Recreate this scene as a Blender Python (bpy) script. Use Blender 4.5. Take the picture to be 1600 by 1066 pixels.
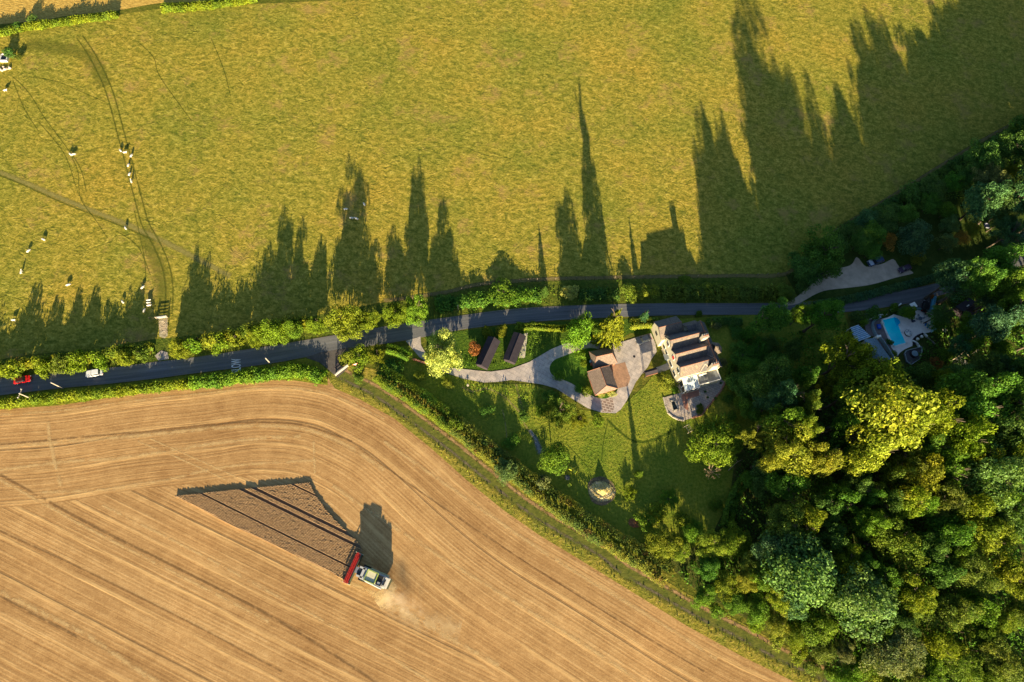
import bpy, math, random
import numpy as np
from mathutils import Matrix, Vector
random.seed(7); RNG = np.random.default_rng(11)
for o in list(bpy.data.objects): bpy.data.objects.remove(o)
SC = bpy.context.scene; COL = SC.collection
# ------------------------------------------------------------------ camera, sky, sun, exposure
F = 1067.0; H = 172.0
TILT = math.atan(math.hypot(44, 392)/F); ROLL = math.atan2(44, 392)
def _rx(a): c, s = math.cos(a), math.sin(a); return np.array([[1,0,0],[0,c,-s],[0,s,c]])
def _rz(a): c, s = math.cos(a), math.sin(a); return np.array([[c,-s,0],[s,c,0],[0,0,1]])
R = _rx(TILT) @ _rz(ROLL)
def P(px, py, z=0.0):
    "ground (or height z) point, in metres, that the photograph shows at this spot"
    d = R @ np.array([px-800, 533-py, -F]); t = (z-H)/d[2]
    return Vector((d[0]*t, d[1]*t, z))
def Q(p):
    v = R.T @ (np.array(p, float) - [0, 0, H]); return 800+F*v[0]/-v[2], 533-F*v[1]/-v[2]
cam_d = bpy.data.cameras.new('camera'); cam = bpy.data.objects.new('camera', cam_d); COL.objects.link(cam)
M = np.eye(4); M[:3,:3] = R; M[2,3] = H
cam.matrix_world = Matrix(M.tolist())
cam_d.sensor_width = 36; cam_d.lens = 36*F/1600; cam_d.clip_start = 1; cam_d.clip_end = 3000
SC.camera = cam
SUN_EL = math.radians(13.4); SH_AZ = math.radians(-9.0)     # shadows run this far clockwise from +Y
SD = Vector((math.sin(SH_AZ), math.cos(SH_AZ), 0))          # direction shadows run along the ground
w = bpy.data.worlds.new('World'); SC.world = w; w.use_nodes = True
nt = w.node_tree; bg = nt.nodes['Background']
sky = nt.nodes.new('ShaderNodeTexSky'); sky.sky_type = 'NISHITA'; sky.sun_disc = False
sky.sun_elevation = SUN_EL; sky.air_density = 1.0; sky.dust_density = 0.6; sky.ozone_density = 2.0
sky.sun_rotation = math.atan2(-SD.x, -SD.y)
nt.links.new(sky.outputs[0], bg.inputs[0]); bg.inputs[1].default_value = 0.054
sl = bpy.data.lights.new('sun', 'SUN'); sl.energy = 5.0; sl.angle = math.radians(0.5); sl.color = (1.0, 0.79, 0.48)
so = bpy.data.objects.new('sun', sl); COL.objects.link(so)
ldir = Vector((SD.x*math.cos(SUN_EL), SD.y*math.cos(SUN_EL), -math.sin(SUN_EL)))
so.rotation_euler = ldir.to_track_quat('-Z', 'Y').to_euler(); so.location = (0, -50, 60)
SC.view_settings.view_transform = 'Standard'; SC.view_settings.look = 'None'
SC.view_settings.exposure = 1.94; SC.view_settings.gamma = 1
SC.render.engine = 'CYCLES'
SC.cycles.max_bounces = 5; SC.cycles.diffuse_bounces = 2; SC.cycles.glossy_bounces = 2
SC.cycles.transmission_bounces = 4; SC.cycles.transparent_max_bounces = 12
SC.cycles.use_denoising = True

# ------------------------------------------------------------------ helpers
def tag(o, label=None, cat=None, group=None, kind=None):
    if label: o['label'] = label
    if cat: o['category'] = cat
    if group: o['group'] = group
    if kind: o['kind'] = kind
    return o
def empty(name, loc, rz=0):
    o = bpy.data.objects.new(name, None); COL.objects.link(o); o.location = loc; o.rotation_euler = (0, 0, rz); o.empty_display_size = .5
    return o
def link(name, me, mat=None, parent=None):
    if mat is not None and not me.materials: me.materials.append(mat)
    o = bpy.data.objects.new(name, me); COL.objects.link(o)
    if parent is not None: o.parent = parent
    return o
def struct(o): o['kind'] = 'structure'; return o
def copy_tree(o, parent=None):
    c = o.copy(); COL.objects.link(c); c.parent = parent
    for ch in o.children: copy_tree(ch, c)
    return c
class MB:
    def __init__(s): s.v = []; s.f = []
    def add(s, vs, fs):
        n = len(s.v); s.v += [tuple(v) for v in vs]; s.f += [tuple(i+n for i in f) for f in fs]; return s
    def box(s, c, d, rz=0, taper=1.0, tilt=None):
        vs = []
        for z in (-.5, .5):
            k = taper if z > 0 else 1
            for x, y in ((-.5,-.5), (.5,-.5), (.5,.5), (-.5,.5)): vs.append(Vector((x*d[0]*k, y*d[1]*k, z*d[2])))
        m = Matrix.Rotation(rz, 3, 'Z')
        if tilt is not None: m = m @ Matrix.Rotation(tilt, 3, 'Y')
        c = Vector(c)
        return s.add([m @ v + c for v in vs], [(3,2,1,0), (4,5,6,7), (0,1,5,4), (1,2,6,5), (2,3,7,6), (3,0,4,7)])
    def prism(s, pts, z0, z1):
        n = len(pts)
        a = sum(pts[i][0]*pts[(i+1)%n][1]-pts[(i+1)%n][0]*pts[i][1] for i in range(n))
        if a < 0: pts = pts[::-1]
        vs = [(p[0], p[1], z0) for p in pts] + [(p[0], p[1], z1) for p in pts]
        return s.add(vs, [tuple(range(n-1, -1, -1)), tuple(range(n, 2*n))] + [(i, (i+1)%n, n+(i+1)%n, n+i) for i in range(n)])
    def tube(s, a, b, r0, r1=None, n=8, cap=True):
        a = Vector(a); b = Vector(b); r1 = r0 if r1 is None else r1
        q = (b-a).to_track_quat('Z', 'Y').to_matrix(); vs = []
        for p, r in ((a, r0), (b, r1)):
            for i in range(n): t = 2*math.pi*i/n; vs.append(p + q @ Vector((r*math.cos(t), r*math.sin(t), 0)))
        fs = [(i, (i+1)%n, n+(i+1)%n, n+i) for i in range(n)]
        if cap: fs += [tuple(range(n-1, -1, -1)), tuple(range(n, 2*n))]
        return s.add(vs, fs)
    def path(s, pts, r, n=6):
        for a, b in zip(pts[:-1], pts[1:]): s.tube(a, b, r, r, n)
        return s
    def wall(s, pts, t, z0, z1):       # a wall of thickness t along a ground polyline
        for a, b in zip(pts[:-1], pts[1:]):
            a = Vector((a[0], a[1], 0)); b = Vector((b[0], b[1], 0)); d = b-a
            if d.length < .02: continue
            s.box(((a.x+b.x)/2, (a.y+b.y)/2, (z0+z1)/2), (d.length+t*.6, t, z1-z0), math.atan2(d.y, d.x))
        return s
    def quad(s, *p): return s.add(p, [tuple(range(len(p)))])
    def slab(s, pts, t):               # sloped plate: polygon pts (3D) thickened downwards
        n = len(pts); vs = [Vector(p) for p in pts]; vs += [p - Vector((0, 0, t)) for p in vs]
        return s.add(vs, [tuple(range(n)), tuple(range(2*n-1, n-1, -1))] + [(i, n+i, n+(i+1)%n, (i+1)%n) for i in range(n)])
    def build(s, name, mat, parent=None, smooth=False, bevel=0):
        me = bpy.data.meshes.new(name); me.from_pydata([tuple(v) for v in s.v], [], s.f); me.update()
        import bmesh
        bm = bmesh.new(); bm.from_mesh(me); bmesh.ops.recalc_face_normals(bm, faces=bm.faces)
        if bevel: bmesh.ops.bevel(bm, geom=bm.edges[:], offset=bevel, segments=2, affect='EDGES', clamp_overlap=True)
        bm.to_mesh(me); bm.free()
        if smooth: me.shade_smooth()
        return link(name, me, mat, parent)
def spline(pts, step=1.0, closed=False):
    pts = [Vector((p[0], p[1])) for p in pts]; n = len(pts); out = []
    rng = range(n if closed else n-1)
    for i in rng:
        g = lambda k: pts[k % n] if closed else pts[min(max(k, 0), n-1)]
        p0, p1, p2, p3 = g(i-1), g(i), g(i+1), g(i+2)
        m = max(1, int((p2-p1).length/step))
        for j in range(m):
            t = j/m
            out.append(.5*((2*p1)+(p2-p0)*t+(2*p0-5*p1+4*p2-p3)*t*t+(3*p1-p0-3*p2+p3)*t**3))
    if not closed: out.append(pts[-1])
    return out
def ground(pxs, z=0.0): return [P(x, y, z) for x, y in pxs]
def sheet(name, pxs, z, mat, smooth=True, jit=0.0, step=1.2):
    g = [(p.x, p.y) for p in ground(pxs)]
    g = spline(g, step, True) if smooth else [Vector(p) for p in g]
    vs = [(p.x+random.uniform(-jit, jit), p.y+random.uniform(-jit, jit), z) for p in g]
    me = bpy.data.meshes.new(name); me.from_pydata(vs, [], [tuple(range(len(vs)))]); me.update()
    if me.polygons[0].normal.z < 0: me.flip_normals()
    return link(name, me, mat)
def fattr(me, name, vals, domain='POINT'):
    a = me.attributes.new(name, 'FLOAT', domain); a.data.foreach_set('value', np.asarray(vals, dtype=np.float32))
def strip_mesh(name, left, right, z, cross=4):
    "sheet between two polylines of equal length, with attributes across (-1..1) and along (m)"
    vs = []; fs = []; ac = []; al = []; d = 0
    for i, (a, b) in enumerate(zip(left, right)):
        if i: d += ((a+b)/2-(left[i-1]+right[i-1])/2).length
        for j in range(cross+1):
            t = j/cross; p = a.lerp(b, t); vs.append((p.x, p.y, z)); ac.append(2*t-1); al.append(d)
        if i:
            k = (i-1)*(cross+1)
            for j in range(cross): fs.append((k+j, k+j+1, k+j+cross+2, k+j+cross+1))
    me = bpy.data.meshes.new(name); me.from_pydata(vs, [], fs); me.update()
    if me.polygons[0].normal.z < 0: me.flip_normals()
    fattr(me, 'across', ac); fattr(me, 'along', al)
    return me
def ribbon(name, pxs, width, z, mat, cross=4, step=1.0, off=0.0):
    c = spline([(p.x, p.y) for p in ground(pxs)], step); L = []; Rr = []
    for i, p in enumerate(c):
        a = c[max(0, i-1)]; b = c[min(len(c)-1, i+1)]; d = (b-a).normalized(); n = Vector((-d.y, d.x))
        wd = width if not isinstance(width, (list, tuple)) else width[0]+(width[1]-width[0])*i/max(1, len(c)-1)
        L.append(p+n*(off+wd/2)); Rr.append(p+n*(off-wd/2))
    return link(name, strip_mesh(name, L, Rr, z, cross), mat)

# ------------------------------------------------------------------ materials
class NT:
    def __init__(s, name):
        s.m = bpy.data.materials.new(name); s.m.use_nodes = True; s.t = s.m.node_tree; s.t.nodes.clear()
        s.out = s.n('ShaderNodeOutputMaterial')
    def n(s, typ, **kw):
        x = s.t.nodes.new(typ)
        for k, v in kw.items():
            if k.startswith('i_'): x.inputs[k[2:].replace('_', ' ')].default_value = v
            else: setattr(x, k, v)
        return x
    def l(s, a, b): s.t.links.new(a, b)
    def val(s, x, inp):
        if hasattr(x, 'links') or hasattr(x, 'is_output'): s.l(x, inp)
        else: inp.default_value = x
    def math(s, op, a, b=0.0, c=None, clamp=False):
        x = s.n('ShaderNodeMath', operation=op, use_clamp=clamp); s.val(a, x.inputs[0]); s.val(b, x.inputs[1])
        if c is not None: s.val(c, x.inputs[2])
        return x.outputs[0]
    def pos(s): return s.n('ShaderNodeNewGeometry').outputs['Position']
    def mapping(s, v, sc=(1,1,1), rot=(0,0,0)):
        x = s.n('ShaderNodeMapping'); x.inputs['Scale'].default_value = sc; x.inputs['Rotation'].default_value = rot; s.l(v, x.inputs[0]); return x.outputs[0]
    def noise(s, v, scale, detail=3, rough=.55, dist=0.0):
        x = s.n('ShaderNodeTexNoise'); s.l(v, x.inputs['Vector']); x.inputs['Scale'].default_value = scale
        x.inputs['Detail'].default_value = detail; x.inputs['Roughness'].default_value = rough; x.inputs['Distortion'].default_value = dist
        return x.outputs['Fac']
    def ramp(s, v, stops, interp='LINEAR'):
        x = s.n('ShaderNodeValToRGB'); x.color_ramp.interpolation = interp; e = x.color_ramp.elements
        while len(e) < len(stops): e.new(.5)
        for k, (p, c) in zip(e, stops):
            k.position = p; k.color = tuple(c)+(1,) if len(c) == 3 else c
        s.l(v, x.inputs[0]); return x.outputs[0]
    def rng(s, v, a, b, c=0.0, d=1.0, smooth=False):
        x = s.n('ShaderNodeMapRange'); x.interpolation_type = 'SMOOTHSTEP' if smooth else 'LINEAR'
        for i, k in enumerate((v, a, b, c, d)): s.val(k, x.inputs[i])
        return x.outputs[0]
    def mix(s, f, a, b, blend='MIX'):
        x = s.n('ShaderNodeMix', data_type='RGBA', blend_type=blend)
        s.val(f, x.inputs[0])
        for k, i in ((a, 6), (b, 7)):
            if isinstance(k, (tuple, list)): x.inputs[i].default_value = tuple(k)+(1,) if len(k) == 3 else k
            else: s.l(k, x.inputs[i])
        return x.outputs[2]
    def attr(s, name): return s.n('ShaderNodeAttribute', attribute_name=name).outputs['Fac']
    def bump(s, h, strength=.5, dist=.1, normal=None):
        x = s.n('ShaderNodeBump'); x.inputs['Strength'].default_value = strength; x.inputs['Distance'].default_value = dist
        s.l(h, x.inputs['Height'])
        if normal is not None: s.l(normal, x.inputs['Normal'])
        return x.outputs[0]
    def bsdf(s, col, rough=.9, spec=.2, normal=None, metal=0.0, alpha=None, **kw):
        x = s.n('ShaderNodeBsdfPrincipled')
        if isinstance(col, (tuple, list)): x.inputs['Base Color'].default_value = tuple(col)+(1,)
        else: s.l(col, x.inputs['Base Color'])
        s.val(rough, x.inputs['Roughness']); x.inputs['Specular IOR Level'].default_value = spec; x.inputs['Metallic'].default_value = metal
        if normal is not None: s.l(normal, x.inputs['Normal'])
        if alpha is not None: s.val(alpha, x.inputs['Alpha'])
        for k, v in kw.items(): x.inputs[k.replace('_', ' ')].default_value = v
        s.l(x.outputs[0], s.out.inputs[0]); return x
def mscale(c, k): return tuple(min(1, x*k) for x in c)
def simple(name, col, rough=.7, spec=.3, var=.18, scale=1.5, bump=0.0, bscale=8, metal=0.0, **kw):
    t = NT(name); p = t.pos(); n = t.noise(p, scale, 4, .6)
    c = t.ramp(n, [(.3, mscale(col, 1-var)), (.7, mscale(col, 1+var))])
    nb = t.bump(t.noise(p, bscale, 3), bump, .05) if bump else None
    t.bsdf(c, rough, spec, nb, metal, **kw); return t.m

def m_pasture():
    t = NT('pasture_grass'); p = t.pos()
    big = t.noise(p, .035, 4, .6); 
    q = t.mapping(p, (1, 1.35, 1), (0, 0, math.radians(24)))
    mid = t.noise(q, .55, 7, .74, .4)
    fine = t.noise(p, 1.7, 4, .75)
    v = t.math('ADD', t.math('MULTIPLY', mid, .62), t.math('MULTIPLY', fine, .38))
    a = t.ramp(v, [(.34, (.070, .100, .018)), (.45, (.172, .172, .026)), (.53, (.300, .262, .044)), (.64, (.50, .415, .095))])
    b = t.ramp(big, [(.32, (.72, .84, .75)), (.50, (1.0, .98, .9)), (.68, (1.20, 1.02, .95))])
    c = t.mix(1.0, a, b, 'MULTIPLY')
    rust = t.rng(t.noise(p, .085, 6, .75), .53, .68, 0, .70, True)
    c = t.mix(rust, c, (.34, .225, .075))
    lush = t.rng(t.noise(t.mapping(p, (1, 1, 1), (0, 0, 1.1)), .16, 6, .78), .54, .70, 0, .65, True)
    c = t.mix(lush, c, (.105, .135, .022))
    # fresher green towards the lower right; darkened too, putting tree shade into the colour
    xs = t.n('ShaderNodeSeparateXYZ'); t.l(p, xs.inputs[0])
    g = t.math('ADD', t.math('MULTIPLY', xs.outputs[0], .0052), t.math('MULTIPLY', xs.outputs[1], -.0050))
    g = t.math('ADD', g, t.math('MULTIPLY', big, .6))
    c = t.mix(t.rng(g, .0, .80, 0, .92), c, t.mix(.6, c, (.055, .115, .022)))
    # sheep trods and drainage lines wandering over the sward
    wn = t.n('ShaderNodeTexVoronoi', feature='DISTANCE_TO_EDGE'); wv = t.n('ShaderNodeVectorMath', operation='ADD')
    dn = t.n('ShaderNodeTexNoise'); dn.inputs['Scale'].default_value = .12; dn.inputs['Detail'].default_value = 3; t.l(p, dn.inputs['Vector'])
    sc_ = t.n('ShaderNodeVectorMath', operation='SCALE'); sc_.inputs['Scale'].default_value = 14; t.l(dn.outputs['Color'], sc_.inputs[0])
    t.l(p, wv.inputs[0]); t.l(sc_.outputs[0], wv.inputs[1])
    mp = t.mapping(wv.outputs[0], (1.6, .7, 1), (0, 0, .5)); t.l(mp, wn.inputs['Vector']); wn.inputs['Scale'].default_value = .035
    line = t.rng(wn.outputs['Distance'], .004, .010, 1, 0, True)
    c = t.mix(t.math('MULTIPLY', line, .25), c, (.07, .095, .02))
    h = t.math('ADD', t.math('MULTIPLY', mid, .9), t.math('MULTIPLY', fine, .5))
    h = t.math('SUBTRACT', h, t.math('MULTIPLY', line, .15))
    t.bsdf(c, 1.0, 0.0, t.bump(h, .46, .8)); return t.m
def m_grass(name, c0, c1, c2, scale=.8, bump=.5, patch=.08):
    t = NT(name); p = t.pos(); n = t.noise(p, scale, 6, .7, .5); b = t.noise(p, patch, 3, .6)
    c = t.ramp(n, [(.3, c0), (.5, c1), (.7, c2)])
    c = t.mix(1.0, c, t.ramp(b, [(.3, (.65, .8, .7)), (.7, (1.3, 1.15, 1.1))]), 'MULTIPLY')
    t.bsdf(c, 1.0, 0.0, t.bump(n, bump, .6)); return t.m
def m_stubble():
    t = NT('stubble_straw'); h = t.attr('headrow'); s = t.attr('inrow'); d = t.attr('headdist'); al = t.attr('inalong'); hl = t.attr('headalong')
    sel = t.math('GREATER_THAN', d, 0.0)
    row = t.math('ADD', t.math('MULTIPLY', s, sel), t.math('MULTIPLY', h, t.math('SUBTRACT', 1.0, sel)))
    alo = t.math('ADD', t.math('MULTIPLY', al, sel), t.math('MULTIPLY', hl, t.math('SUBTRACT', 1.0, sel)))
    def vec(ax, ay):
        x = t.n('ShaderNodeCombineXYZ'); t.l(t.math('MULTIPLY', alo, ax), x.inputs[0]); t.l(t.math('MULTIPLY', row, ay), x.inputs[1])
        t.l(t.math('MULTIPLY', sel, 7.0), x.inputs[2]); return x.outputs[0]
    band = t.noise(vec(.006, .22), 1.0, 3, .6)
    st = t.noise(vec(.010, 1.3), 1.0, 3, .65)
    fine = t.noise(vec(.05, 4.2), 1.0, 2, .6)
    wob = t.math('MULTIPLY', t.noise(t.pos(), .25, 2), .35)
    drill = t.math('ADD', t.math('MULTIPLY', t.math('SINE', t.math('MULTIPLY', t.math('ADD', row, wob), 7.6)), .5), .5)
    chaff = t.noise(t.pos(), 2.4, 5, .8)
    clot = t.noise(t.pos(), .30, 5, .7)
    blot = t.noise(t.pos(), .035, 4, .6)
    v = t.math('ADD', t.math('MULTIPLY', st, .22), t.math('MULTIPLY', fine, .18))
    v = t.math('ADD', v, t.math('MULTIPLY', band, .16)); v = t.math('ADD', v, t.math('MULTIPLY', chaff, .20)); v = t.math('ADD', v, t.math('MULTIPLY', drill, .034)); v = t.math('ADD', v, t.math('MULTIPLY', clot, .22))
    c = t.ramp(v, [(.38, (.198, .110, .045)), (.46, (.300, .177, .073)), (.53, (.392, .243, .104)), (.61, (.515, .345, .16))])
    c = t.mix(1.0, c, t.ramp(blot, [(.3, (.84, .80, .78)), (.5, (1, 1, 1)), (.72, (1.14, 1.12, 1.10))]), 'MULTIPLY')
    # pale straw swaths every header width, and darker wheelings between
    ph = t.math('FRACT', t.math('DIVIDE', t.math('ADD', row, t.math('MULTIPLY', t.noise(vec(.03, .02), 1.0, 2), 2.0)), 7.0))
    sw = t.rng(t.math('ABSOLUTE', t.math('SUBTRACT', ph, .5)), .03, .085, 1, 0, True)
    sw = t.math('MULTIPLY', sw, t.rng(t.noise(vec(.06, .8), 1.0, 4, .7), .42, .62, .12, .95))
    c = t.mix(t.math('MULTIPLY', sw, .60), c, (.64, .43, .19))
    tr = t.rng(t.math('ABSOLUTE', t.math('SUBTRACT', t.math('FRACT', t.math('DIVIDE', row, 28.0)), .37)), .006, .013, 1, 0, True)
    c = t.mix(t.math('MULTIPLY', tr, .45), c, (.15, .088, .04))
    hh = t.math('ADD', v, t.math('MULTIPLY', sw, .12))
    hh = t.math('SUBTRACT', hh, t.math('MULTIPLY', tr, .15))
    t.bsdf(c, 1.0, 0.0, t.bump(hh, .32, .5)); return t.m
def m_foliage(name, trans=.30, jitter=.55, hue=.35):
    "leaf colour comes from the object's own colour, varied leaf by leaf and clump by clump"
    t = NT(name); oc = t.n('ShaderNodeObjectInfo'); rnd = t.attr('rnd'); cl = t.attr('clump')
    k = t.rng(rnd, 0, 1, 1-jitter, 1+jitter)
    warm = t.mix(1.0, oc.outputs['Color'], (1.25, 1.20, .80), 'MULTIPLY'); cool = t.mix(1.0, oc.outputs['Color'], (.80, 1.0, 1.0), 'MULTIPLY')
    c = t.mix(cl, cool, warm)
    gy = t.n('ShaderNodeCombineXYZ'); [t.l(k, gy.inputs[i]) for i in range(3)]
    c = t.mix(1.0, c, gy.outputs[0], 'MULTIPLY')
    d = t.n('ShaderNodeBsdfPrincipled'); t.l(c, d.inputs['Base Color']); d.inputs['Roughness'].default_value = .65; d.inputs['Specular IOR Level'].default_value = .12
    tr = t.n('ShaderNodeBsdfTranslucent'); t.l(t.mix(1.0, c, (1.15, 1.25, .5), 'MULTIPLY'), tr.inputs[0])
    mx = t.n('ShaderNodeMixShader'); mx.inputs[0].default_value = trans; t.l(d.outputs[0], mx.inputs[1]); t.l(tr.outputs[0], mx.inputs[2])
    t.l(mx.outputs[0], t.out.inputs[0]); return t.m
def m_ribbon(name, c0, c1, scale=1.5, soft=.35, dens=1.0, bump=.2, stretch=True, cut=.0):
    "trodden line or spill lying on a field: fades out raggedly at its edges"
    t = NT(name); p = t.pos(); n = t.noise(p, scale, 5, .7)
    c = t.ramp(n, [(.3, c0), (.7, c1)])
    e = t.math('ABSOLUTE', t.attr('across'))
    e = t.math('ADD', e, t.math('MULTIPLY', t.math('SUBTRACT', t.noise(p, scale*.8, 4, .7), .5), 1.3))
    a = t.math('MULTIPLY', t.rng(e, 1-soft, 1.0, 1, 0, True), dens)
    if cut: a = t.math('MULTIPLY', a, t.rng(t.noise(p, .35, 3), cut-.1, cut+.1, 0, 1, True))
    t.bsdf(c, 1.0, 0.0, t.bump(n, bump, .3), alpha=a); return t.m
def m_road():
    t = NT('road_asphalt'); p = t.pos(); ac = t.attr('across'); al = t.attr('along')
    v = t.n('ShaderNodeCombineXYZ'); t.l(t.math('MULTIPLY', al, .03), v.inputs[0]); t.l(t.math('MULTIPLY', ac, 3.2), v.inputs[1])
    st = t.noise(v.outputs[0], 1.0, 3, .6)
    c = t.ramp(st, [(.3, (.080, .085, .092)), (.5, (.115, .120, .130)), (.7, (.165, .172, .182))])
    wh = t.rng(t.math('ABSOLUTE', t.math('SUBTRACT', t.math('ABSOLUTE', ac), .45)), .0, .2, 1, 0, True)
    c = t.mix(t.math('MULTIPLY', wh, .35), c, (.115, .117, .125))
    # gritty worn edge
    e = t.math('ADD', t.math('ABSOLUTE', ac), t.math('MULTIPLY', t.noise(p, .9, 4, .7), .16))
    c = t.mix(t.rng(e, 1.0, 1.07, 0, .8, True), c, (.17, .145, .11))
    # thin edge line, worn
    ln = t.rng(t.math('ABSOLUTE', t.math('ADD', ac, .70)), .006, .022, 1, 0, True)
    ln = t.math('MULTIPLY', ln, t.rng(t.noise(p, .5, 3), .42, .6, .1, .55))
    c = t.mix(ln, c, (.30, .30, .30))
    c = t.mix(1.0, c, t.ramp(t.noise(p, 5.0, 3, .8), [(.3, (.85, .85, .85)), (.7, (1.15, 1.15, 1.15))]), 'MULTIPLY')
    t.bsdf(c, .85, .25, t.bump(t.noise(p, 9, 2), .15, .05)); return t.m
def m_paving(name, c0, c1, size=2.2, rot=.3, joint=(.12,.11,.10), jw=.03, mort=1.0):
    t = NT(name); p = t.mapping(t.pos(), (1,1,1), (0,0,rot))
    b = t.n('ShaderNodeTexBrick'); t.l(p, b.inputs['Vector']); b.inputs['Scale'].default_value = 1.0
    b.inputs['Brick Width'].default_value = size; b.inputs['Row Height'].default_value = size*.62; b.inputs['Mortar Size'].default_value = jw
    b.inputs['Color1'].default_value = tuple(c0)+(1,); b.inputs['Color2'].default_value = tuple(c1)+(1,); b.inputs['Mortar'].default_value = tuple(joint)+(1,)
    n = t.noise(t.pos(), .55, 5, .7)
    c = t.mix(1.0, b.outputs[0], t.ramp(n, [(.3, (.7, .7, .72)), (.7, (1.25, 1.22, 1.2))]), 'MULTIPLY')
    t.bsdf(c, .9, .15, t.bump(t.noise(t.pos(), 5, 3), .15, .05)); return t.m
def m_tiles(name, c0, c1, dirv, row=.28, moss=(.16,.15,.08), mossa=.3):
    "roof tiles in courses; dirv = plan direction the courses step along"
    t = NT(name); p = t.pos(); g = t.n('ShaderNodeNewGeometry')
    ang = math.atan2(dirv[1], dirv[0]); q = t.mapping(p, (1,1,1), (0,0,-ang))
    b = t.n('ShaderNodeTexBrick'); t.l(q, b.inputs['Vector']); b.inputs['Scale'].default_value = 1
    b.inputs['Brick Width'].default_value = .45; b.inputs['Row Height'].default_value = row; b.inputs['Mortar Size'].default_value = .02
    b.inputs['Color1'].default_value = tuple(c0)+(1,); b.inputs['Color2'].default_value = tuple(c1)+(1,); b.inputs['Mortar'].default_value = tuple(x*.4 for x in c0)+(1,)
    n = t.noise(p, .8, 5, .75)
    c = t.mix(t.rng(n, .5, .7, 0, mossa, True), b.outputs[0], moss)
    c = t.mix(1.0, c, t.ramp(t.noise(p, 3.5, 3, .8), [(.3, (.7,.7,.7)), (.7, (1.3,1.28,1.25))]), 'MULTIPLY')
    t.bsdf(c, .75, .3, t.bump(t.noise(p, 4, 3), .4, .08)); return t.m
# ------------------------------------------------------------------ foliage meshes (many small leaf sprays)
def leafmesh(name, C, N, S, clump, rng, aspect=.62):
    n = len(C); N = N/np.maximum(np.linalg.norm(N, axis=1, keepdims=True), 1e-6)
    r = rng.normal(size=(n, 3)); T = np.cross(N, r); T /= np.maximum(np.linalg.norm(T, axis=1, keepdims=True), 1e-6); B = np.cross(N, T)
    S = np.asarray(S).reshape(-1, 1)*np.ones((n, 1)); a = T*S*.5; b = B*S*.5*aspect
    k = N*S*.10
    V = np.empty((n, 4, 3)); V[:, 0] = C-a-k; V[:, 1] = C-b+k*.6; V[:, 2] = C+a-k; V[:, 3] = C+b+k*.6
    me = bpy.data.meshes.new(name); me.vertices.add(4*n); me.vertices.foreach_set('co', V.reshape(-1).astype(np.float32))
    me.loops.add(4*n); me.loops.foreach_set('vertex_index', np.arange(4*n, dtype=np.int32))
    me.polygons.add(n); me.polygons.foreach_set('loop_start', np.arange(0, 4*n, 4, dtype=np.int32)); me.polygons.foreach_set('loop_total', np.full(n, 4, dtype=np.int32))
    me.update(calc_edges=True)
    fattr(me, 'rnd', np.repeat(rng.random(n), 4)); fattr(me, 'clump', np.repeat(np.clip(clump, 0, 1), 4))
    return me
def sph(n, rng):
    v = rng.normal(size=(n, 3)); return v/np.linalg.norm(v, axis=1, keepdims=True)
def crown_broad(seed, lumps=34, per=230, leaf=.062, flat=.8, spread=.30, gap=.0):
    "unit crown: radius 1, centred at z=0; lumps of foliage over an uneven dome"
    rng = np.random.default_rng(seed); C = []; N = []; K = []; S = []
    ecc = 1+rng.uniform(-.18, .18); ph = rng.uniform(0, 6.28, 3)
    for i in range(lumps):
        d = sph(1, rng)[0]; d[2] = abs(d[2])*1.05-.25
        az = math.atan2(d[1], d[0]); rr = .72+.13*math.sin(2*az+ph[0])+.10*math.sin(3*az+ph[1])+.08*math.sin(5*az+ph[2])+rng.uniform(-.16, .10)
        c = d/np.linalg.norm(d)*rr*np.array([ecc, 1/ecc, flat]); r = rng.uniform(.55, 1.25)*spread
        m = int(per*(r/spread)**2); v = sph(m, rng)
        sq = np.array([1, 1, .72]); q = c + v*sq*r*rng.uniform(.72, 1.10, (m, 1)); keep = (v[:, 2] > -.45)
        q = q[keep]; v = v[keep]
        C.append(q); N.append(v*.9+rng.normal(size=v.shape)*.55+np.array([0, 0, .25])); K.append(np.full(len(q), rng.random())*.7+rng.random(len(q))*.3)
        S.append(leaf*rng.uniform(.6, 1.5, len(q)))
    m = int(lumps*per*.22); v = sph(m, rng); v[:, 2] = np.abs(v[:, 2])*.9-.2       # leaves deeper inside
    C.append(v*np.array([ecc, 1/ecc, flat])*rng.uniform(.35, .75, (m, 1))); N.append(v+rng.normal(size=v.shape)*.8); K.append(rng.random(m)*.5); S.append(leaf*rng.uniform(.8, 1.7, m))
    return leafmesh('crown_leaves', np.vstack(C), np.vstack(N), np.concatenate(S), np.concatenate(K), rng)
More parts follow.
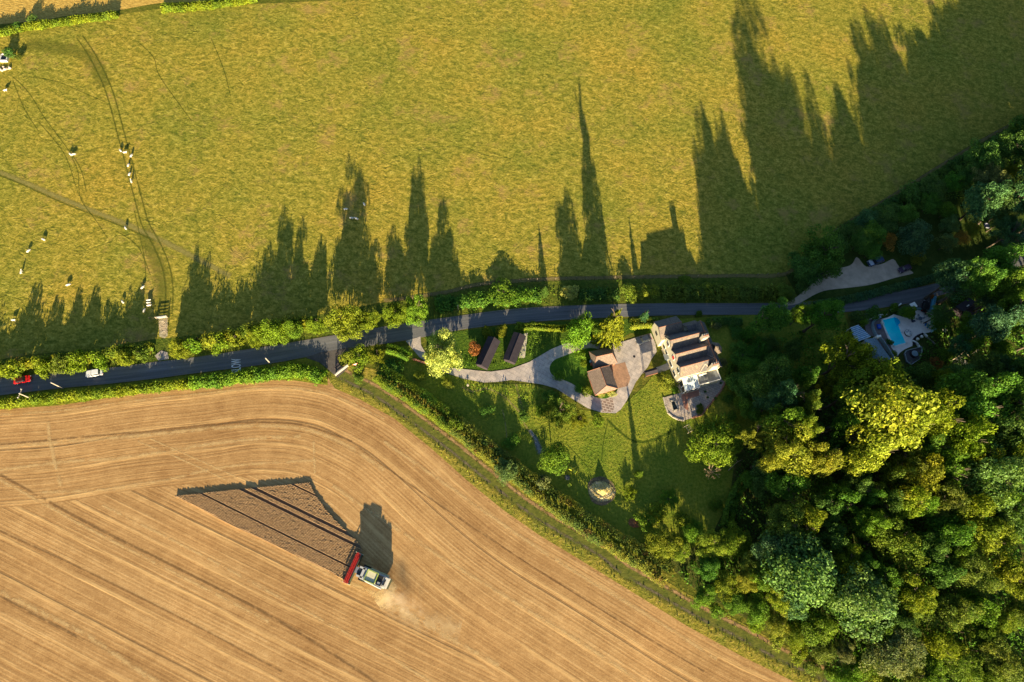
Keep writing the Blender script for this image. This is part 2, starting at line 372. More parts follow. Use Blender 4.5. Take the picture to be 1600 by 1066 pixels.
def crown_cone(seed, n=13000, leaf=.075, zr=2.2, tiers=15, rag=.25):
    "unit conifer: radius 1 at the foot, from z=0 to z=zr, in drooping tiers of branches"
    rng = np.random.default_rng(seed); C = []; N = []; K = []; S = []
    for ti in range(tiers):
        f = ti/(tiers-1); z0 = zr*(.04+.94*f); R0 = (1-f)**.85*1.0+.05; nb = max(4, int(13*(1-f)+4))
        for b in range(nb):
            az = rng.uniform(0, 6.28); L = R0*rng.uniform(1-rag, 1.08); m = max(10, int(n/(tiers*nb)*(1.6-1.2*f)))
            t = rng.random(m)**.7; wv = rng.normal(size=m)*.10*L*(1.2-t)
            x = math.cos(az)*t*L-math.sin(az)*wv; y = math.sin(az)*t*L+math.cos(az)*wv; z = z0-.20*t*L*zr*.5+rng.normal(size=m)*.02*zr+.05*(t**3)*L
            C.append(np.stack([x, y, z], 1)); nn = np.stack([np.cos(az)*np.ones(m)*.5, math.sin(az)*np.ones(m)*.5, np.ones(m)*.8], 1)+rng.normal(size=(m, 3))*.45
            N.append(nn); K.append(np.full(m, rng.random())*.6+t*.4); S.append(leaf*rng.uniform(.7, 1.5, m))
    return leafmesh('conifer_leaves', np.vstack(C), np.vstack(N), np.concatenate(S), np.concatenate(K), rng, .45)
def crown_spray(seed, arms=26, per=260, leaf=.06, up=.55):
    "feathery crown of long branch sprays reaching out from the middle"
    rng = np.random.default_rng(seed); C = []; N = []; K = []; S = []
    for i in range(arms):
        d = sph(1, rng)[0]; d[2] = abs(d[2])*up+.02; L = rng.uniform(.65, 1.08); t = rng.random(per)**.6
        side = np.cross(d, [0, 0, 1]); side /= np.linalg.norm(side)+1e-6
        wv = rng.normal(size=per)*.12*(1.25-t); p = np.outer(t*L, d)+np.outer(wv, side)+rng.normal(size=(per, 3))*.035
        p[:, 2] -= .15*t**2
        C.append(p); N.append(np.outer(np.ones(per), d*.5+np.array([0, -.1, .35]))+rng.normal(size=(per, 3))*.75); K.append(np.full(per, rng.random())*.6+t*.4); S.append(leaf*rng.uniform(.6, 1.4, per))
    return leafmesh('spray_leaves', np.vstack(C), np.vstack(N), np.concatenate(S), np.concatenate(K), rng, .4)
def trunk_mesh(seed, h=1.0, r=.035, limbs=7, reach=.30, start=.35):
    rng = random.Random(seed); mb = MB(); p = Vector((0, 0, -.02)); pts = [p]
    for i in range(6): p = p+Vector((rng.uniform(-.02, .02), rng.uniform(-.02, .02), h/6)); pts.append(p)
    for i in range(6): mb.tube(pts[i], pts[i+1], r*(1-.13*i)*(1.5 if i == 0 else 1), r*(1-.13*(i+1)), 7)
    for i in range(limbs):
        k = 1+int((start+(1-start)*i/limbs)*5); a = pts[min(k, 6)]; az = rng.uniform(0, 6.28); L = reach*rng.uniform(.5, 1)
        b = a+Vector((math.cos(az)*L*.5, math.sin(az)*L*.5, .16)); c = b+Vector((math.cos(az+.3)*L*.5, math.sin(az+.3)*L*.5, .10))
        mb.tube(a, b, r*.5, r*.32, 5); mb.tube(b, c, r*.32, r*.12, 5)
        for s in (-.6, .6):
            mb.tube(b, b+Vector((math.cos(az+s)*L*.35, math.sin(az+s)*L*.35, .10)), r*.25, r*.08, 4)
    me = bpy.data.meshes.new('trunk'); me.from_pydata([tuple(v) for v in mb.v], [], mb.f); me.update(); me.shade_smooth(); return me
def bare_mesh(seed, main=9, depth=3, spread=.9, r=.02):
    "leafless twigs fanning out from one foot; unit size"
    rng = random.Random(seed); mb = MB()
    def grow(a, d, L, r, k):
        b = a+d*L; mb.tube(a, b, r, r*.6, 5 if k > 1 else 3, False)
        if k == 0: return
        for i in range(3):
            nd = (d+Vector((rng.uniform(-.55, .55), rng.uniform(-.55, .55), rng.uniform(-.2, .35)))).normalized(); grow(a+d*L*rng.uniform(.45, 1), nd, L*rng.uniform(.5, .8), r*.6, k-1)
    for i in range(main):
        az = 6.283*i/main+rng.uniform(-.3, .3); d = Vector((math.cos(az)*spread, math.sin(az)*spread, rng.uniform(.25, .9))).normalized(); grow(Vector((0, 0, .03)), d, .42, r, depth)
    me = bpy.data.meshes.new('twigs'); me.from_pydata([tuple(v) for v in mb.v], [], mb.f); me.update(); return me
FOL = m_foliage('foliage'); BARK = simple('bark', (.10, .08, .06), .9, .1); TWIG = simple('bleached_twigs', (.34, .25, .17), .9, .1)
def regmat(me, m): me.materials.append(m); return me
BROAD = [regmat(crown_broad(100+i, (46, 60, 34, 52, 70, 40)[i % 6], (250, 200, 300, 240, 180, 260)[i % 6], (.060, .052, .070)[i % 3], .72+.09*(i % 3), (.26, .22, .33, .24, .20, .29)[i % 6]), FOL) for i in range(9)]
FINE = [regmat(crown_broad(200+i, 70, 210, .050, .85, .20), FOL) for i in range(3)]
BUSH = [regmat(crown_broad(300+i, 18, 150, .115, .75, .36), FOL) for i in range(4)]
DENSE = [regmat(crown_broad(400+i, 90, 160, .055, .85, .17), FOL) for i in range(2)]
CONE = [regmat(crown_cone(500+i), FOL) for i in range(3)]
SPRAY = [regmat(crown_spray(600+i, 44, 240, .06, .75), FOL) for i in range(3)]
TRUNK = [regmat(trunk_mesh(700+i), BARK) for i in range(4)]
BARE = [regmat(bare_mesh(800+i), TWIG) for i in range(3)]
KINDS = dict(broad=BROAD, fine=FINE, bush=BUSH, dense=DENSE, cone=CONE, spray=SPRAY)
# leaf colours (real-world base colours)
Cc = dict(Y=(0.235,0.260,0.030), YG=(0.165,0.207,0.017), G=(0.109,0.182,0.020), LG=(0.122,0.213,0.022), D=(0.082,0.157,0.035), DB=(0.070,0.152,0.070), B=(0.125,0.190,0.058), O=(0.135,0.175,0.030), T=(0.329,0.195,0.043), P=(0.415,0.403,0.122), R=(0.293,0.104,0.043), GR=(0.155,0.175,0.075), GD=(0.088,0.186,0.029), X=(0.200,0.235,0.030))
NAMES = dict(Y='golden yellow', YG='yellow green', G='mid green', LG='fresh green', D='dark green', DB='deep blue green', B='pale blue green', O='olive', T='tan', P='cream yellow', R='rusty red', GR='grey green', GD='leafy green', X='amber')
LM = [('swimming pool', 1397, 520), ('gabled house', 1080, 560), ('field gate', 252, 497), ('gravel yard', 1345, 430), ('white lane gate', 533, 580), ('straw heap', 940, 768), ('dark timber cabin', 1511, 485), ('round evergreen tree', 1119, 690), ('tiled garage', 940, 590), ('right edge junction of wood and fence', 1600, 195), ('dark hipped sheds', 782, 548), ('parked blue car', 1366, 410), ('fire ring', 1541, 353), ('bottom right corner', 1600, 1066), ('largest golden tree', 1390, 640), ('big blue green oak', 1254, 890), ('wide oval tree', 1522, 512), ('spiky yellow tree', 1185, 680), ('feathery tree', 1299, 551), ('uppermost bleached dead tree', 1318, 674), ('curved laurel hedge', 1150, 785), ('flat oval tree', 1568, 548), ('amber shrub by the yard', 1435, 400), ('bend of the lower track', 1216, 1023), ('striped canopy', 1344, 520), ('hot tub deck', 1425, 560), ('pale willow-like crown', 1568, 745), ('second blue green oak', 1352, 940), ('grey dead tree', 1238, 770), ('ash scar in the lawn', 990, 818), ('wooden corner frame', 1507, 557)]
USED = set()
def where(px, py, k=0):
    l = sorted(LM, key=lambda q: math.hypot(q[1]-px, q[2]-py))[k]; dx = px-l[1]; dy = py-l[2]; d = math.hypot(dx, dy)
    o = int(round(math.degrees(math.atan2(dy, dx))/45)) % 8
    dr = ['right of', 'below right of', 'below', 'below left of', 'left of', 'above left of', 'above', 'above right of'][o]
    q = 'touching and' if d < 26 else 'close' if d < 48 else 'a little way' if d < 75 else 'some way' if d < 105 else 'well' if d < 150 else 'far'
    return q+' '+dr+' the '+l[0]
def autolabel(lead, px, py):
    for k in range(9):
        s = lead+' '+where(px, py, k)
        if len(s.split()) <= 16 and s not in USED: break
    else: print('DUPLICATE LABEL', s)
    USED.add(s); return s
TREES = []
def tree(px, py, rpx, h, kind, col, label=None, cat='tree', group=None, name=None, base=None, zf=None, sq=1.0, var=.0, shp=None):
    """a tree whose crown is seen round (px,py) with apparent radius rpx (photo px); h = full height in m.
    base=(px,py) puts its foot there instead; crown sits on top of the trunk"""
    if px > 1205 and 600 < py and base is None and h > 9: h = max(h, .4*h+.6*float(np.interp(py, [560, 700, 800, 900, 1000, 1066], [31, 26, 21, 17, 11, 7])))
    i = len(TREES); c = Cc[col]; rr = random.Random(i*7+3)
    kinds = KINDS[kind]; mesh = kinds[rr.randrange(len(kinds))]
    if kind == 'cone':
        g = P(*base) if base else P(px, py, h*.45); r = (P(px+rpx, py, h*.3)-P(px, py, h*.3)).length*1.05
        root = empty(name or 'conifer_tree', (g.x, g.y, 0), rr.uniform(0, 6.28))
        cr = link('crown', mesh, None, root); cr.scale = (r, r, (h-.6)/2.2); cr.location = (0, 0, .5)
        tk = link('trunk', TRUNK[i % 4], None, root); tk.scale = (h*.9, h*.9, h*.93)
        tk.scale = (h*.35, h*.35, h*.93)
    else:
        # crown centre height: crown half-depth from radius
        zc0 = h*.72
        r = (P(px+rpx, py, zc0)-P(px, py, zc0)).length*1.10; full = base is not None and h < 14
        dz = h*.70 if full else min(max(r*.85, h*.42), h*.55); zc = h-dz*.98
        g = P(*base) if base else P(px, py, zc+dz*.3)
        small = rpx < 11 or h < 3.2
        if small:
            root = link(name or 'garden_shrub', mesh, None); root.location = (g.x, g.y, zc*.75); root.scale = (r, r, max(dz, h*.45)/.85); root.rotation_euler = (0, 0, rr.uniform(0, 6.28)); cr = root
        else:
            root = empty(name or 'broadleaf_tree', (g.x, g.y, 0), rr.uniform(0, 6.28))
            cr = link('crown', mesh, None, root); cr.location = (0, 0, zc); cr.scale = (r*rr.uniform(.93, 1.07), r*rr.uniform(.93, 1.07), dz/.85)
            tk = link('trunk', TRUNK[i % 4], None, root); tk.scale = (max(h*.5, r*1.1), max(h*.5, r*1.1), h*.8)
    cr.color = tuple(max(.004, x*rr.uniform(.9, 1.12)) for x in c)+(1,)
    size = 'small' if rpx < 13 else 'broad' if rpx > 30 else 'round'
    shape = {'cone': 'conifer', 'spray': 'feathery tree', 'bush': 'bush'}.get(kind, 'tree')
    if cat == 'tree' and kind == 'bush': cat = 'bush'
    if label is None: label = autolabel('%s %s %s' % (NAMES[col], size, shape), px, py)
    elif label.endswith('@'): label = autolabel(label[:-1].strip(), px, py)
    tag(root, label, cat, group); TREES.append(root); return root
def bare_tree(px, py, rpx, h, label, mi=0, lean=None, base=None, name='bare_tree', tall=.9, cat='tree', col=None):
    g = P(*base) if base else P(px, py, h*.5); r = rpx*.150
    root = empty(name, (g.x, g.y, 0), mi*1.3)
    cr = link('bare_crown', BARE[mi % 3], None, root); cr.location = (0, 0, h*.35); cr.scale = (r, r, h*.65*tall)
    tk = link('trunk', TRUNK[mi % 4], None, root); tk.scale = (h*.3, h*.3, h*.5)
    if lean: cr.rotation_euler = lean
    tag(root, label, cat); return root
def h_from_tip(base, tip):
    b = P(*base); t = P(*tip); return max(1.5, (t-b).dot(SD)*math.tan(SUN_EL))
def hedge(name, label, pxs, width, height, col, dens=60, leaf=.34, ragged=.5, trim=False, cat='hedge', group=None, kind=None, zf=.6, seed=None, cols=None):
    "one hedge: leaf sprays over lumps along a line; trim=True keeps a clipped box shape"
    rng = np.random.default_rng(abs(len(name)+int(pxs[0][0]*3+pxs[0][1])) if seed is None else seed)
    c = spline([(p.x, p.y) for p in ground(pxs, height*zf)], .5); C = []; N = []; K = []; S = []
    ph = rng.uniform(0, 6.28, 4); L = 0
    for i in range(len(c)-1):
        d = c[i+1]-c[i]; ln = d.length; L += ln; d = d.normalized(); nrm = np.array([-d.y, d.x])
        m = int(dens*(2.6 if trim else 1.9)*ln)+1
        if m <= 0: continue
        hv = height*(1+ragged*(.45*math.sin(L*.55+ph[0])+.3*math.sin(L*1.3+ph[1])+.25*math.sin(L*2.9+ph[2]))*.6)
        wv = width*.5*(1+ragged*(.4*math.sin(L*.7+ph[3])+.3*math.sin(L*2.1+ph[1]))*.6)
        if trim: th = rng.uniform(-1, 1, m); 
        th = rng.uniform(0.0, math.pi, m); e = .35 if trim else .8
        cs = np.sign(np.cos(th))*np.abs(np.cos(th))**e; sn = np.abs(np.sin(th))**e; k = rng.uniform(.93, 1.03, m) if trim else rng.uniform(.70, 1.12, m); inner = rng.random(m) < .28; k[inner] *= .72
        al = rng.uniform(0, ln, m)
        X = c[i].x+d.x*al+nrm[0]*cs*wv*k; Y = c[i].y+d.y*al+nrm[1]*cs*wv*k; Z = np.maximum(.05, sn*hv*k)
        C.append(np.stack([X, Y, Z], 1)); nn = np.stack([nrm[0]*cs, nrm[1]*cs, sn+.15], 1)+rng.normal(size=(m, 3))*(.55 if trim else .65); N.append(nn)
        K.append(np.clip(.5+.35*math.sin(L*.45+ph[2])+.25*math.sin(L*1.7+ph[0])+rng.normal(size=m)*.18, 0, 1)); S.append(leaf*rng.uniform(.6, 1.5, m)*np.where(inner, 2.6, 1))
    me = leafmesh(name, np.vstack(C), np.vstack(N), np.concatenate(S), np.concatenate(K), rng)
    o = link(name, me, FOL2 if cols == 'mix' else FOL); o.color = Cc[col]+(1,)
    return tag(o, label, cat, group, kind)
def scatter_poly(pxs, n, rng, z=0):
    g = [(p.x, p.y) for p in ground(pxs)]; xs = [a for a, b in g]; ys = [b for a, b in g]; k = len(g)
    X = rng.uniform(min(xs), max(xs), n*4); Y = rng.uniform(min(ys), max(ys), n*4); ins = np.zeros(len(X), bool)
    for i in range(k):
        x1, y1 = g[i]; x2, y2 = g[(i+1) % k]
        if y1 == y2: continue
        c = ((y1 > Y) != (y2 > Y)) & (X < (x2-x1)*(Y-y1)/(y2-y1)+x1); ins ^= c
    return X[ins][:n], Y[ins][:n]
def area(pxs):
    g = [(p.x, p.y) for p in ground(pxs)]; return abs(sum(g[i][0]*g[(i+1)%len(g)][1]-g[(i+1)%len(g)][0]*g[i][1] for i in range(len(g))))/2
def tufts(name, label, pxs, perm2, col, size=.35, hmax=.35, cat='grass', kind='stuff', seed=1, lumpy=0.0, upn=.35, cap=90000):
    "grass or undergrowth nobody could count: one object"
    rng = np.random.default_rng(seed); n = min(cap, int(area(pxs)*perm2)); X, Y = scatter_poly(pxs, n, rng); n = len(X)
    cl = .5+.25*np.sin(X*.31+1.3)*np.cos(Y*.27)+.25*np.sin(X*.93+Y*.71)
    Z = rng.uniform(0, hmax, n)**1.0
    if lumpy: 
        l = np.clip(np.sin(X*.55+2*np.sin(Y*.23))*np.sin(Y*.61+1.7*np.sin(X*.19))+.35*np.sin(X*1.7+Y*1.3), 0, 1.3); Z = Z+l*lumpy*rng.uniform(.6, 1, n)
    N = rng.normal(size=(n, 3))*np.array([1, 1, .5])+np.array([0, 0, upn])
    me = leafmesh(name, np.stack([X, Y, Z+.03], 1), N, size*rng.uniform(.5, 1.5, n), np.clip(cl+rng.normal(size=n)*.15, 0, 1), rng)
    o = link(name, me, FOL); o.color = Cc[col]+(1,); return tag(o, label, cat, None, kind)
def m_mix():
    "hedgerow of mixed species: green with bramble-red, seed-head tan and yellow patches"
    t = NT('mixed_hedge_leaves'); oc = t.n('ShaderNodeObjectInfo'); rnd = t.attr('rnd'); p = t.pos()
    k = t.rng(rnd, 0, 1, .5, 1.5); n1 = t.noise(p, .22, 3, .7); n2 = t.noise(t.mapping(p, (1,1,1), (0,0,1)), .35, 3, .7)
    c = t.mix(t.rng(n1, .40, .60, 0, 1), t.mix(1.0, oc.outputs['Color'], (.65, .85, 1), 'MULTIPLY'), t.mix(1.0, oc.outputs['Color'], (1.4, 1.15, .8), 'MULTIPLY'))
    c = t.mix(t.rng(n2, .58, .68, 0, .75), c, (.20, .095, .035))
    gy = t.n('ShaderNodeCombineXYZ'); [t.l(k, gy.inputs[i]) for i in range(3)]
    c = t.mix(1.0, c, gy.outputs[0], 'MULTIPLY')
    d = t.n('ShaderNodeBsdfPrincipled'); t.l(c, d.inputs['Base Color']); d.inputs['Roughness'].default_value = .7; d.inputs['Specular IOR Level'].default_value = .1
    tr = t.n('ShaderNodeBsdfTranslucent'); t.l(c, tr.inputs[0]); mx = t.n('ShaderNodeMixShader'); mx.inputs[0].default_value = .25
    t.l(d.outputs[0], mx.inputs[1]); t.l(tr.outputs[0], mx.inputs[2]); t.l(mx.outputs[0], t.out.inputs[0]); return t.m
FOL2 = m_mix()

# ------------------------------------------------------------------ ground, fields, road
GM = m_grass('rough_grass', (.060,.082,.016), (.105,.118,.020), (.185,.165,.035), .9, .5)
base = MB().quad((-900, -700, 0), (900, -700, 0), (900, 1100, 0), (-900, 1100, 0)).build('ground', GM); struct(base)
NORTH = [(-60,599),(0,592),(94,581),(169,575),(240,566),(300,559),(425,540),(510,526),(622,507),(715,494),(790,484),(865,479),(940,476),(1050,474),(1184,474),(1250,472),(1320,467),(1365,460),(1440,448),(1500,431),(1555,411),(1660,380)]
SOUTH = [(-60,626),(0,618),(94,607),(169,600),(240,592),(300,584),(425,568),(510,552),(640,531),(724,515),(790,507),(865,501),(940,497),(1050,493),(1184,492),(1250,492),(1320,488),(1365,483),(1430,472),(1500,452),(1560,427),(1675,392)]
def pair_strip(name, A, B, z, mat, cross=8, step=2.0):
    a = [(p.x, p.y) for p in ground(A)]; b = [(p.x, p.y) for p in ground(B)]; n = 6; L = []; Rr = []
    def seg(pts):
        out = []
        for i in range(len(pts)-1):
            g = [Vector(pts[min(max(k, 0), len(pts)-1)]) for k in (i-1, i, i+1, i+2)]
            for j in range(n):
                t = j/n; out.append(.5*((2*g[1])+(g[2]-g[0])*t+(2*g[0]-5*g[1]+4*g[2]-g[3])*t*t+(3*g[1]-g[0]-3*g[2]+g[3])*t**3))
        out.append(Vector(pts[-1])); return out
    return link(name, strip_mesh(name, seg(a), seg(b), z, cross), mat)
struct(pair_strip('road', NORTH, SOUTH, .085, m_road()))
# pasture north of the road
PAST = [(-120,612),(-120,30),(0,47),(60,42),(110,33),(180,24),(250,14),(340,8),(450,4),(600,-6),(900,-40),(1300,-80),(1800,-90),(1800,80),(1596,187),(1545,214),(1493,245),(1400,303),(1310,358),(1270,388),(1228,427),(1150,431),(1050,432),(950,434),(860,436),(780,441),(700,456),(640,466),(590,474),(560,480),(470,500),(380,516),(270,530),(262,528),(240,532),(150,545),(0,562)]
struct(sheet('pasture', PAST, .014, m_pasture(), True, 0, 3))
# golden crop field beyond the far hedge
t = NT('ripe_crop'); p = t.pos(); n = t.noise(t.mapping(p, (1, 2.2, 1), (0, 0, .9)), .8, 5, .7)
c = t.ramp(n, [(.32, (.26, .17, .045)), (.5, (.46, .31, .075)), (.7, (.62, .45, .13))]); t.bsdf(c, 1, 0, t.bump(n, .5, .5))
struct(sheet('upper_field', [(-300,-150),(600,-150),(500,-30),(340,0),(250,5),(180,17),(110,24),(60,33),(0,38),(-300,70)], .012, t.m, True, 0, 3))
# stubble field, with row coordinates that follow the headland and the straight run of the work
EDGE = [(-500,690),(-250,668),(-100,652),(0,640),(94,633.5),(188,619),(244,612),(300,607),(333,603),(373,597),(414,593.5),(462,595),(495,600),(523,607),(560,623),(616,654),(673,700),(729,750),(785,796),(842,836),(900,871),(986,924),(1073,978),(1158,1025),(1242,1066),(1420,1170)]
eb = np.array([(p.x, p.y) for p in spline([(q.x, q.y) for q in ground(EDGE)], 1.5)])
def polydist(X, Y, pl):
    best = np.full(X.shape, 1e9); al = np.zeros(X.shape); acc = 0
    for i in range(len(pl)-1):
        a = pl[i]; d = pl[i+1]-a; l2 = (d**2).sum(); t = np.clip(((X-a[0])*d[0]+(Y-a[1])*d[1])/l2, 0, 1)
        q = np.hypot(X-a[0]-t*d[0], Y-a[1]-t*d[1]); m = q < best; best[m] = q[m]; al[m] = (acc+t*math.sqrt(l2))[m]; acc += math.sqrt(l2)
    return best, al
rows_a = P(0, 745); rows_b = P(480, 985)
def stubble():
    xs = np.arange(-200, 110, 1.0); ys = np.arange(-75, 66, 1.0); X, Y = np.meshgrid(xs, ys); best, al = polydist(X, Y, eb)
    # side: inside the field is right of the edge line walking left to right
    lo = np.interp(X, eb[:, 0], eb[:, 1]); inside = Y < lo+3
    a = P(0, 745); b = P(486, 742); c1 = P(0, 700)
    d = np.array([rows_b.x-rows_a.x, rows_b.y-rows_a.y]); d /= np.linalg.norm(d); inrow = (X-rows_a.x)*-d[1]+(Y-rows_a.y)*d[0]; inal = (X-rows_a.x)*d[0]+(Y-rows_a.y)*d[1]
    # fan the straight rows slightly towards the right-hand headland
    ny, nx = X.shape; V = np.stack([X, Y, np.full(X.shape, .010)], -1).reshape(-1, 3)
    idx = np.arange(nx*ny).reshape(ny, nx); ok = inside[:-1, :-1] & inside[1:, :-1] & inside[:-1, 1:] & inside[1:, 1:]
    f = np.stack([idx[:-1, :-1], idx[:-1, 1:], idx[1:, 1:], idx[1:, :-1]], -1)[ok].reshape(-1, 4)
    me = bpy.data.meshes.new('stubble_field'); me.from_pydata(V.tolist(), [], f.tolist()); me.update()
    sm = np.array([(q.x, q.y) for q in ground([(470,700),(490,745),(540,830),(612,915),(720,1010),(830,1100),(960,1200)])])
    o_ = np.argsort(sm[:, 1]); sx = np.interp(Y, sm[o_, 1], sm[o_, 0]); dd = np.minimum(best-24.5, sx-X)   # on the right the rows keep to the track
    fattr(me, 'headrow', best.reshape(-1)); fattr(me, 'inrow', inrow.reshape(-1)); fattr(me, 'headdist', dd.reshape(-1)); fattr(me, 'inalong', inal.reshape(-1)); fattr(me, 'headalong', al.reshape(-1))
    return link('stubble_field', me, m_stubble())
struct(stubble())
# verge between stubble and road / track
VG = m_grass('verge_grass', (.085,.115,.016), (.16,.18,.022), (.27,.25,.04), 1.1, .6, .15)
VS = [(q[0], q[1]) for q in EDGE[2:]]
verge1 = VS[0:11]+[(512,602)]+[(512,585),(505,572),(494,563),(478,560),(425,569),(300,586),(240,594),(169,602),(94,609),(0,620),(-100,632)]
struct(sheet('verge', verge1, .030, VG, False))
TRK = [(529,583),(545,592),(588,613.5),(644.5,653),(701,695),(757,740),(813.5,785),(870,822),(940,863),(972,889),(1043,930),(1101,963),(1158,991),(1216,1023),(1299,1062),(1420,1130)]
verge2 = [(512,590),(523,607),(560,623),(616,654),(673,700),(729,750),(785,796),(842,836),(900,871),(986,924),(1073,978),(1158,1025),(1242,1066),(1420,1170),(1450,1130),(1330,1062),(1190,990),(1060,920),(980,870),(900,815),(830,765),(760,705),(700,660),(640,605),(600,580),(560,572),(535,570)]
DG = m_grass('dry_verge_grass', (.12,.125,.02), (.22,.20,.035), (.36,.29,.08), 1.2, .6, .2)
struct(sheet('track_verge', verge2, .026, DG, False))
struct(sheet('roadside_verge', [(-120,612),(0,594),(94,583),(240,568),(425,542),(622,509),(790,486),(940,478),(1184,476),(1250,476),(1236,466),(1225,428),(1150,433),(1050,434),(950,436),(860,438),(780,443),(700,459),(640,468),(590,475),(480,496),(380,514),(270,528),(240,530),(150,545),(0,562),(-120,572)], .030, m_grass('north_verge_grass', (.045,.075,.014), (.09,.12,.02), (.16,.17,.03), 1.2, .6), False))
# garden lawns and woodland floor
LAWN = [(655,542),(668,560),(700,585),(760,600),(830,600),(860,612),(905,640),(960,646),(1010,600),(1040,560),(1035,500),(1160,492),(1320,492),(1340,560),(1300,700),(1160,760),(1130,830),(1060,880),(1000,870),(940,840),(860,780),(790,720),(720,670),(650,610),(600,575),(590,556),(630,540)]
struct(sheet('garden_lawn', LAWN, .034, m_grass('lawn_grass', (.085,.135,.018), (.165,.205,.026), (.27,.27,.045), 1.5, .5, .1), False))
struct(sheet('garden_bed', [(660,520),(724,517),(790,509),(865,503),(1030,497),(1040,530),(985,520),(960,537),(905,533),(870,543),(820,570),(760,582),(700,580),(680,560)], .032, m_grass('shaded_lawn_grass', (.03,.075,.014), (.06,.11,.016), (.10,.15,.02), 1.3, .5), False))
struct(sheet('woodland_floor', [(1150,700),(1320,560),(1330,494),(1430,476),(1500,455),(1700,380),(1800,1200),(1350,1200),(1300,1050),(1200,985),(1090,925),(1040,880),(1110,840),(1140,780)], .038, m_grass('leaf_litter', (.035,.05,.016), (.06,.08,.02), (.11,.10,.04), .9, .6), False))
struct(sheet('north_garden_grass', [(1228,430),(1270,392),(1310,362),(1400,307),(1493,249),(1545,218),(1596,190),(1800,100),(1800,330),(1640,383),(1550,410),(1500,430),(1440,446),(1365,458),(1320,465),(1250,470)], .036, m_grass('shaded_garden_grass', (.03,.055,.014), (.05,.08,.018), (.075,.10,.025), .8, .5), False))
# driveway, yard, lane mouth, paths
DRV = m_paving('driveway_slabs', (.46,.41,.37), (.36,.335,.32), 1.7, .45, (.20,.19,.18), .025)
drive = [(634,533),(648,529),(657,526),(658,540),(664,550),(675,563),(690,574),(715,576),(752,580),(767,581),(797,577),(827,566),(844,556),(861,546),(880,538),(903,534),(940,531),(955,533),(970,535),(984,531),(1001,525),(1017,521),(1024,537),(1026,550),(1018,561),(1012,574),(1004,583),(993,598),(986,613),(978,628),(970,640),(962,646),(940,645),(918,638),(897,625),(868,607),(847,601),(820,597),(799,594),(777,597),(756,598),(724,592),(700,584),(685,578),(670,569),(655,558)]
struct(sheet('driveway', drive, .110, DRV, False))
struct(sheet('drive_island', [(859,573),(866,563),(880,557),(904,548),(925,544),(945,552),(958,572),(966,606),(950,622),(934,622),(920,616),(905,607),(890,598),(872,591),(861,584)], .116, m_grass('island_grass', (.03,.085,.014), (.055,.12,.016), (.09,.15,.02), 1.3, .4), True, 0, .6))
struct(sheet('brick_apron', [(953.6,572),(976.5,566),(985,591.6),(980.6,603.6),(962.6,608)], .120, m_paving('brown_brick_paving', (.40,.24,.15), (.33,.20,.13), .5, .3, (.22,.16,.11), .02), False))
struct(sheet('brick_steps', [(940,626),(957,622),(960,640),(955,645),(941,644)], .124, m_paving('dark_brick_rows', (.22,.16,.13), (.17,.13,.11), 1.1, .15, (.38,.33,.29), .13), False))
struct(sheet('lane', [(478,559),(500,551),(545,543),(549,547),(536,556),(531,562),(529,567),(533,573),(544,575),(536,583),(527,590),(520,584),(510,575),(500,567)], .090, simple('lane_asphalt', (.085,.078,.074), .9, .2, .25, .8), False))
struct(sheet('gravel_yard', [(1338,402),(1346,410),(1353,417),(1366,415),(1380,412),(1395,405),(1401,412),(1406,419),(1416,421),(1427,427),(1400,434),(1361,445),(1325,450),(1305,452),(1287,455),(1272,461),(1258,469),(1243,476),(1226,477),(1245,464),(1258,453),(1274,440),(1284,431),(1294,423),(1328,415)], .100, simple('pale_gravel', (.50,.40,.31), .95, .1, .18, .5, .3, 6), True, 0, .8))
struct(ribbon('pasture_edge_bank', [(1640,162),(1596,187),(1545,214),(1493,245),(1400,303),(1310,358),(1275,385),(1230,427),(1150,431),(1050,432),(950,434),(860,436),(780,441),(740,446),(700,456),(640,465),(600,470)], 1.5, .045, m_ribbon('dry_bank_grass', (.12,.11,.035), (.22,.17,.07), 1.2, .5, .9)))
# tracks over the pasture
GT = m_ribbon('trodden_green', (.11,.13,.022), (.19,.19,.035), 1.0, 1.0, .5)
GD_ = m_ribbon('wheel_rut_grass', (.07,.095,.016), (.12,.135,.022), 1.5, 1.0, .6)
struct(ribbon('footpath', [(-20,262),(40,286),(100,312),(200,352),(240,370),(300,400),(360,432)], 2.4, .022, m_ribbon('footpath_grass', (.20,.19,.055), (.30,.26,.085), 1.0, .9, .75)))
struct(ribbon('footpath_rut', [(-20,266),(40,291),(100,318),(200,358),(240,376)], .8, .026, GD_))
struct(ribbon('gateway_wear', [(252,495),(254,460),(252,430),(240,395),(222,360)], (5.5, 7.5), .020, GT))
for off, nm in ((0, 'wheel_rut'), (1.9, 'wheel_rut')):
    struct(ribbon(nm, [(120,60),(140,90),(160,130),(172,165),(185,215),(197,260),(210,310),(222,352),(240,385),(254,420),(259,455),(257,492)], .75, .024, GD_, off=off))
struct(ribbon('field_top_wear', [(40,70),(90,75),(140,90),(165,135)], 7, .018, GT))
for k, q in enumerate([[(20,120),(45,145),(70,185),(100,225),(125,262),(135,300)],[(20,125),(38,170),(60,205)],[(45,120),(90,128),(130,145),(165,160)],[(112,245),(122,270),(126,310),(150,345),(168,372)],[(60,190),(100,240),(118,290)],[(210,330),(225,400),(228,440)],[(180,360),(215,385),(235,430)],[(215,65),(240,90),(250,120),(300,190)],[(330,60),(350,110),(360,150)]]):
    struct(ribbon('sheep_trod', q, .45, .028+.001*k, GD_))
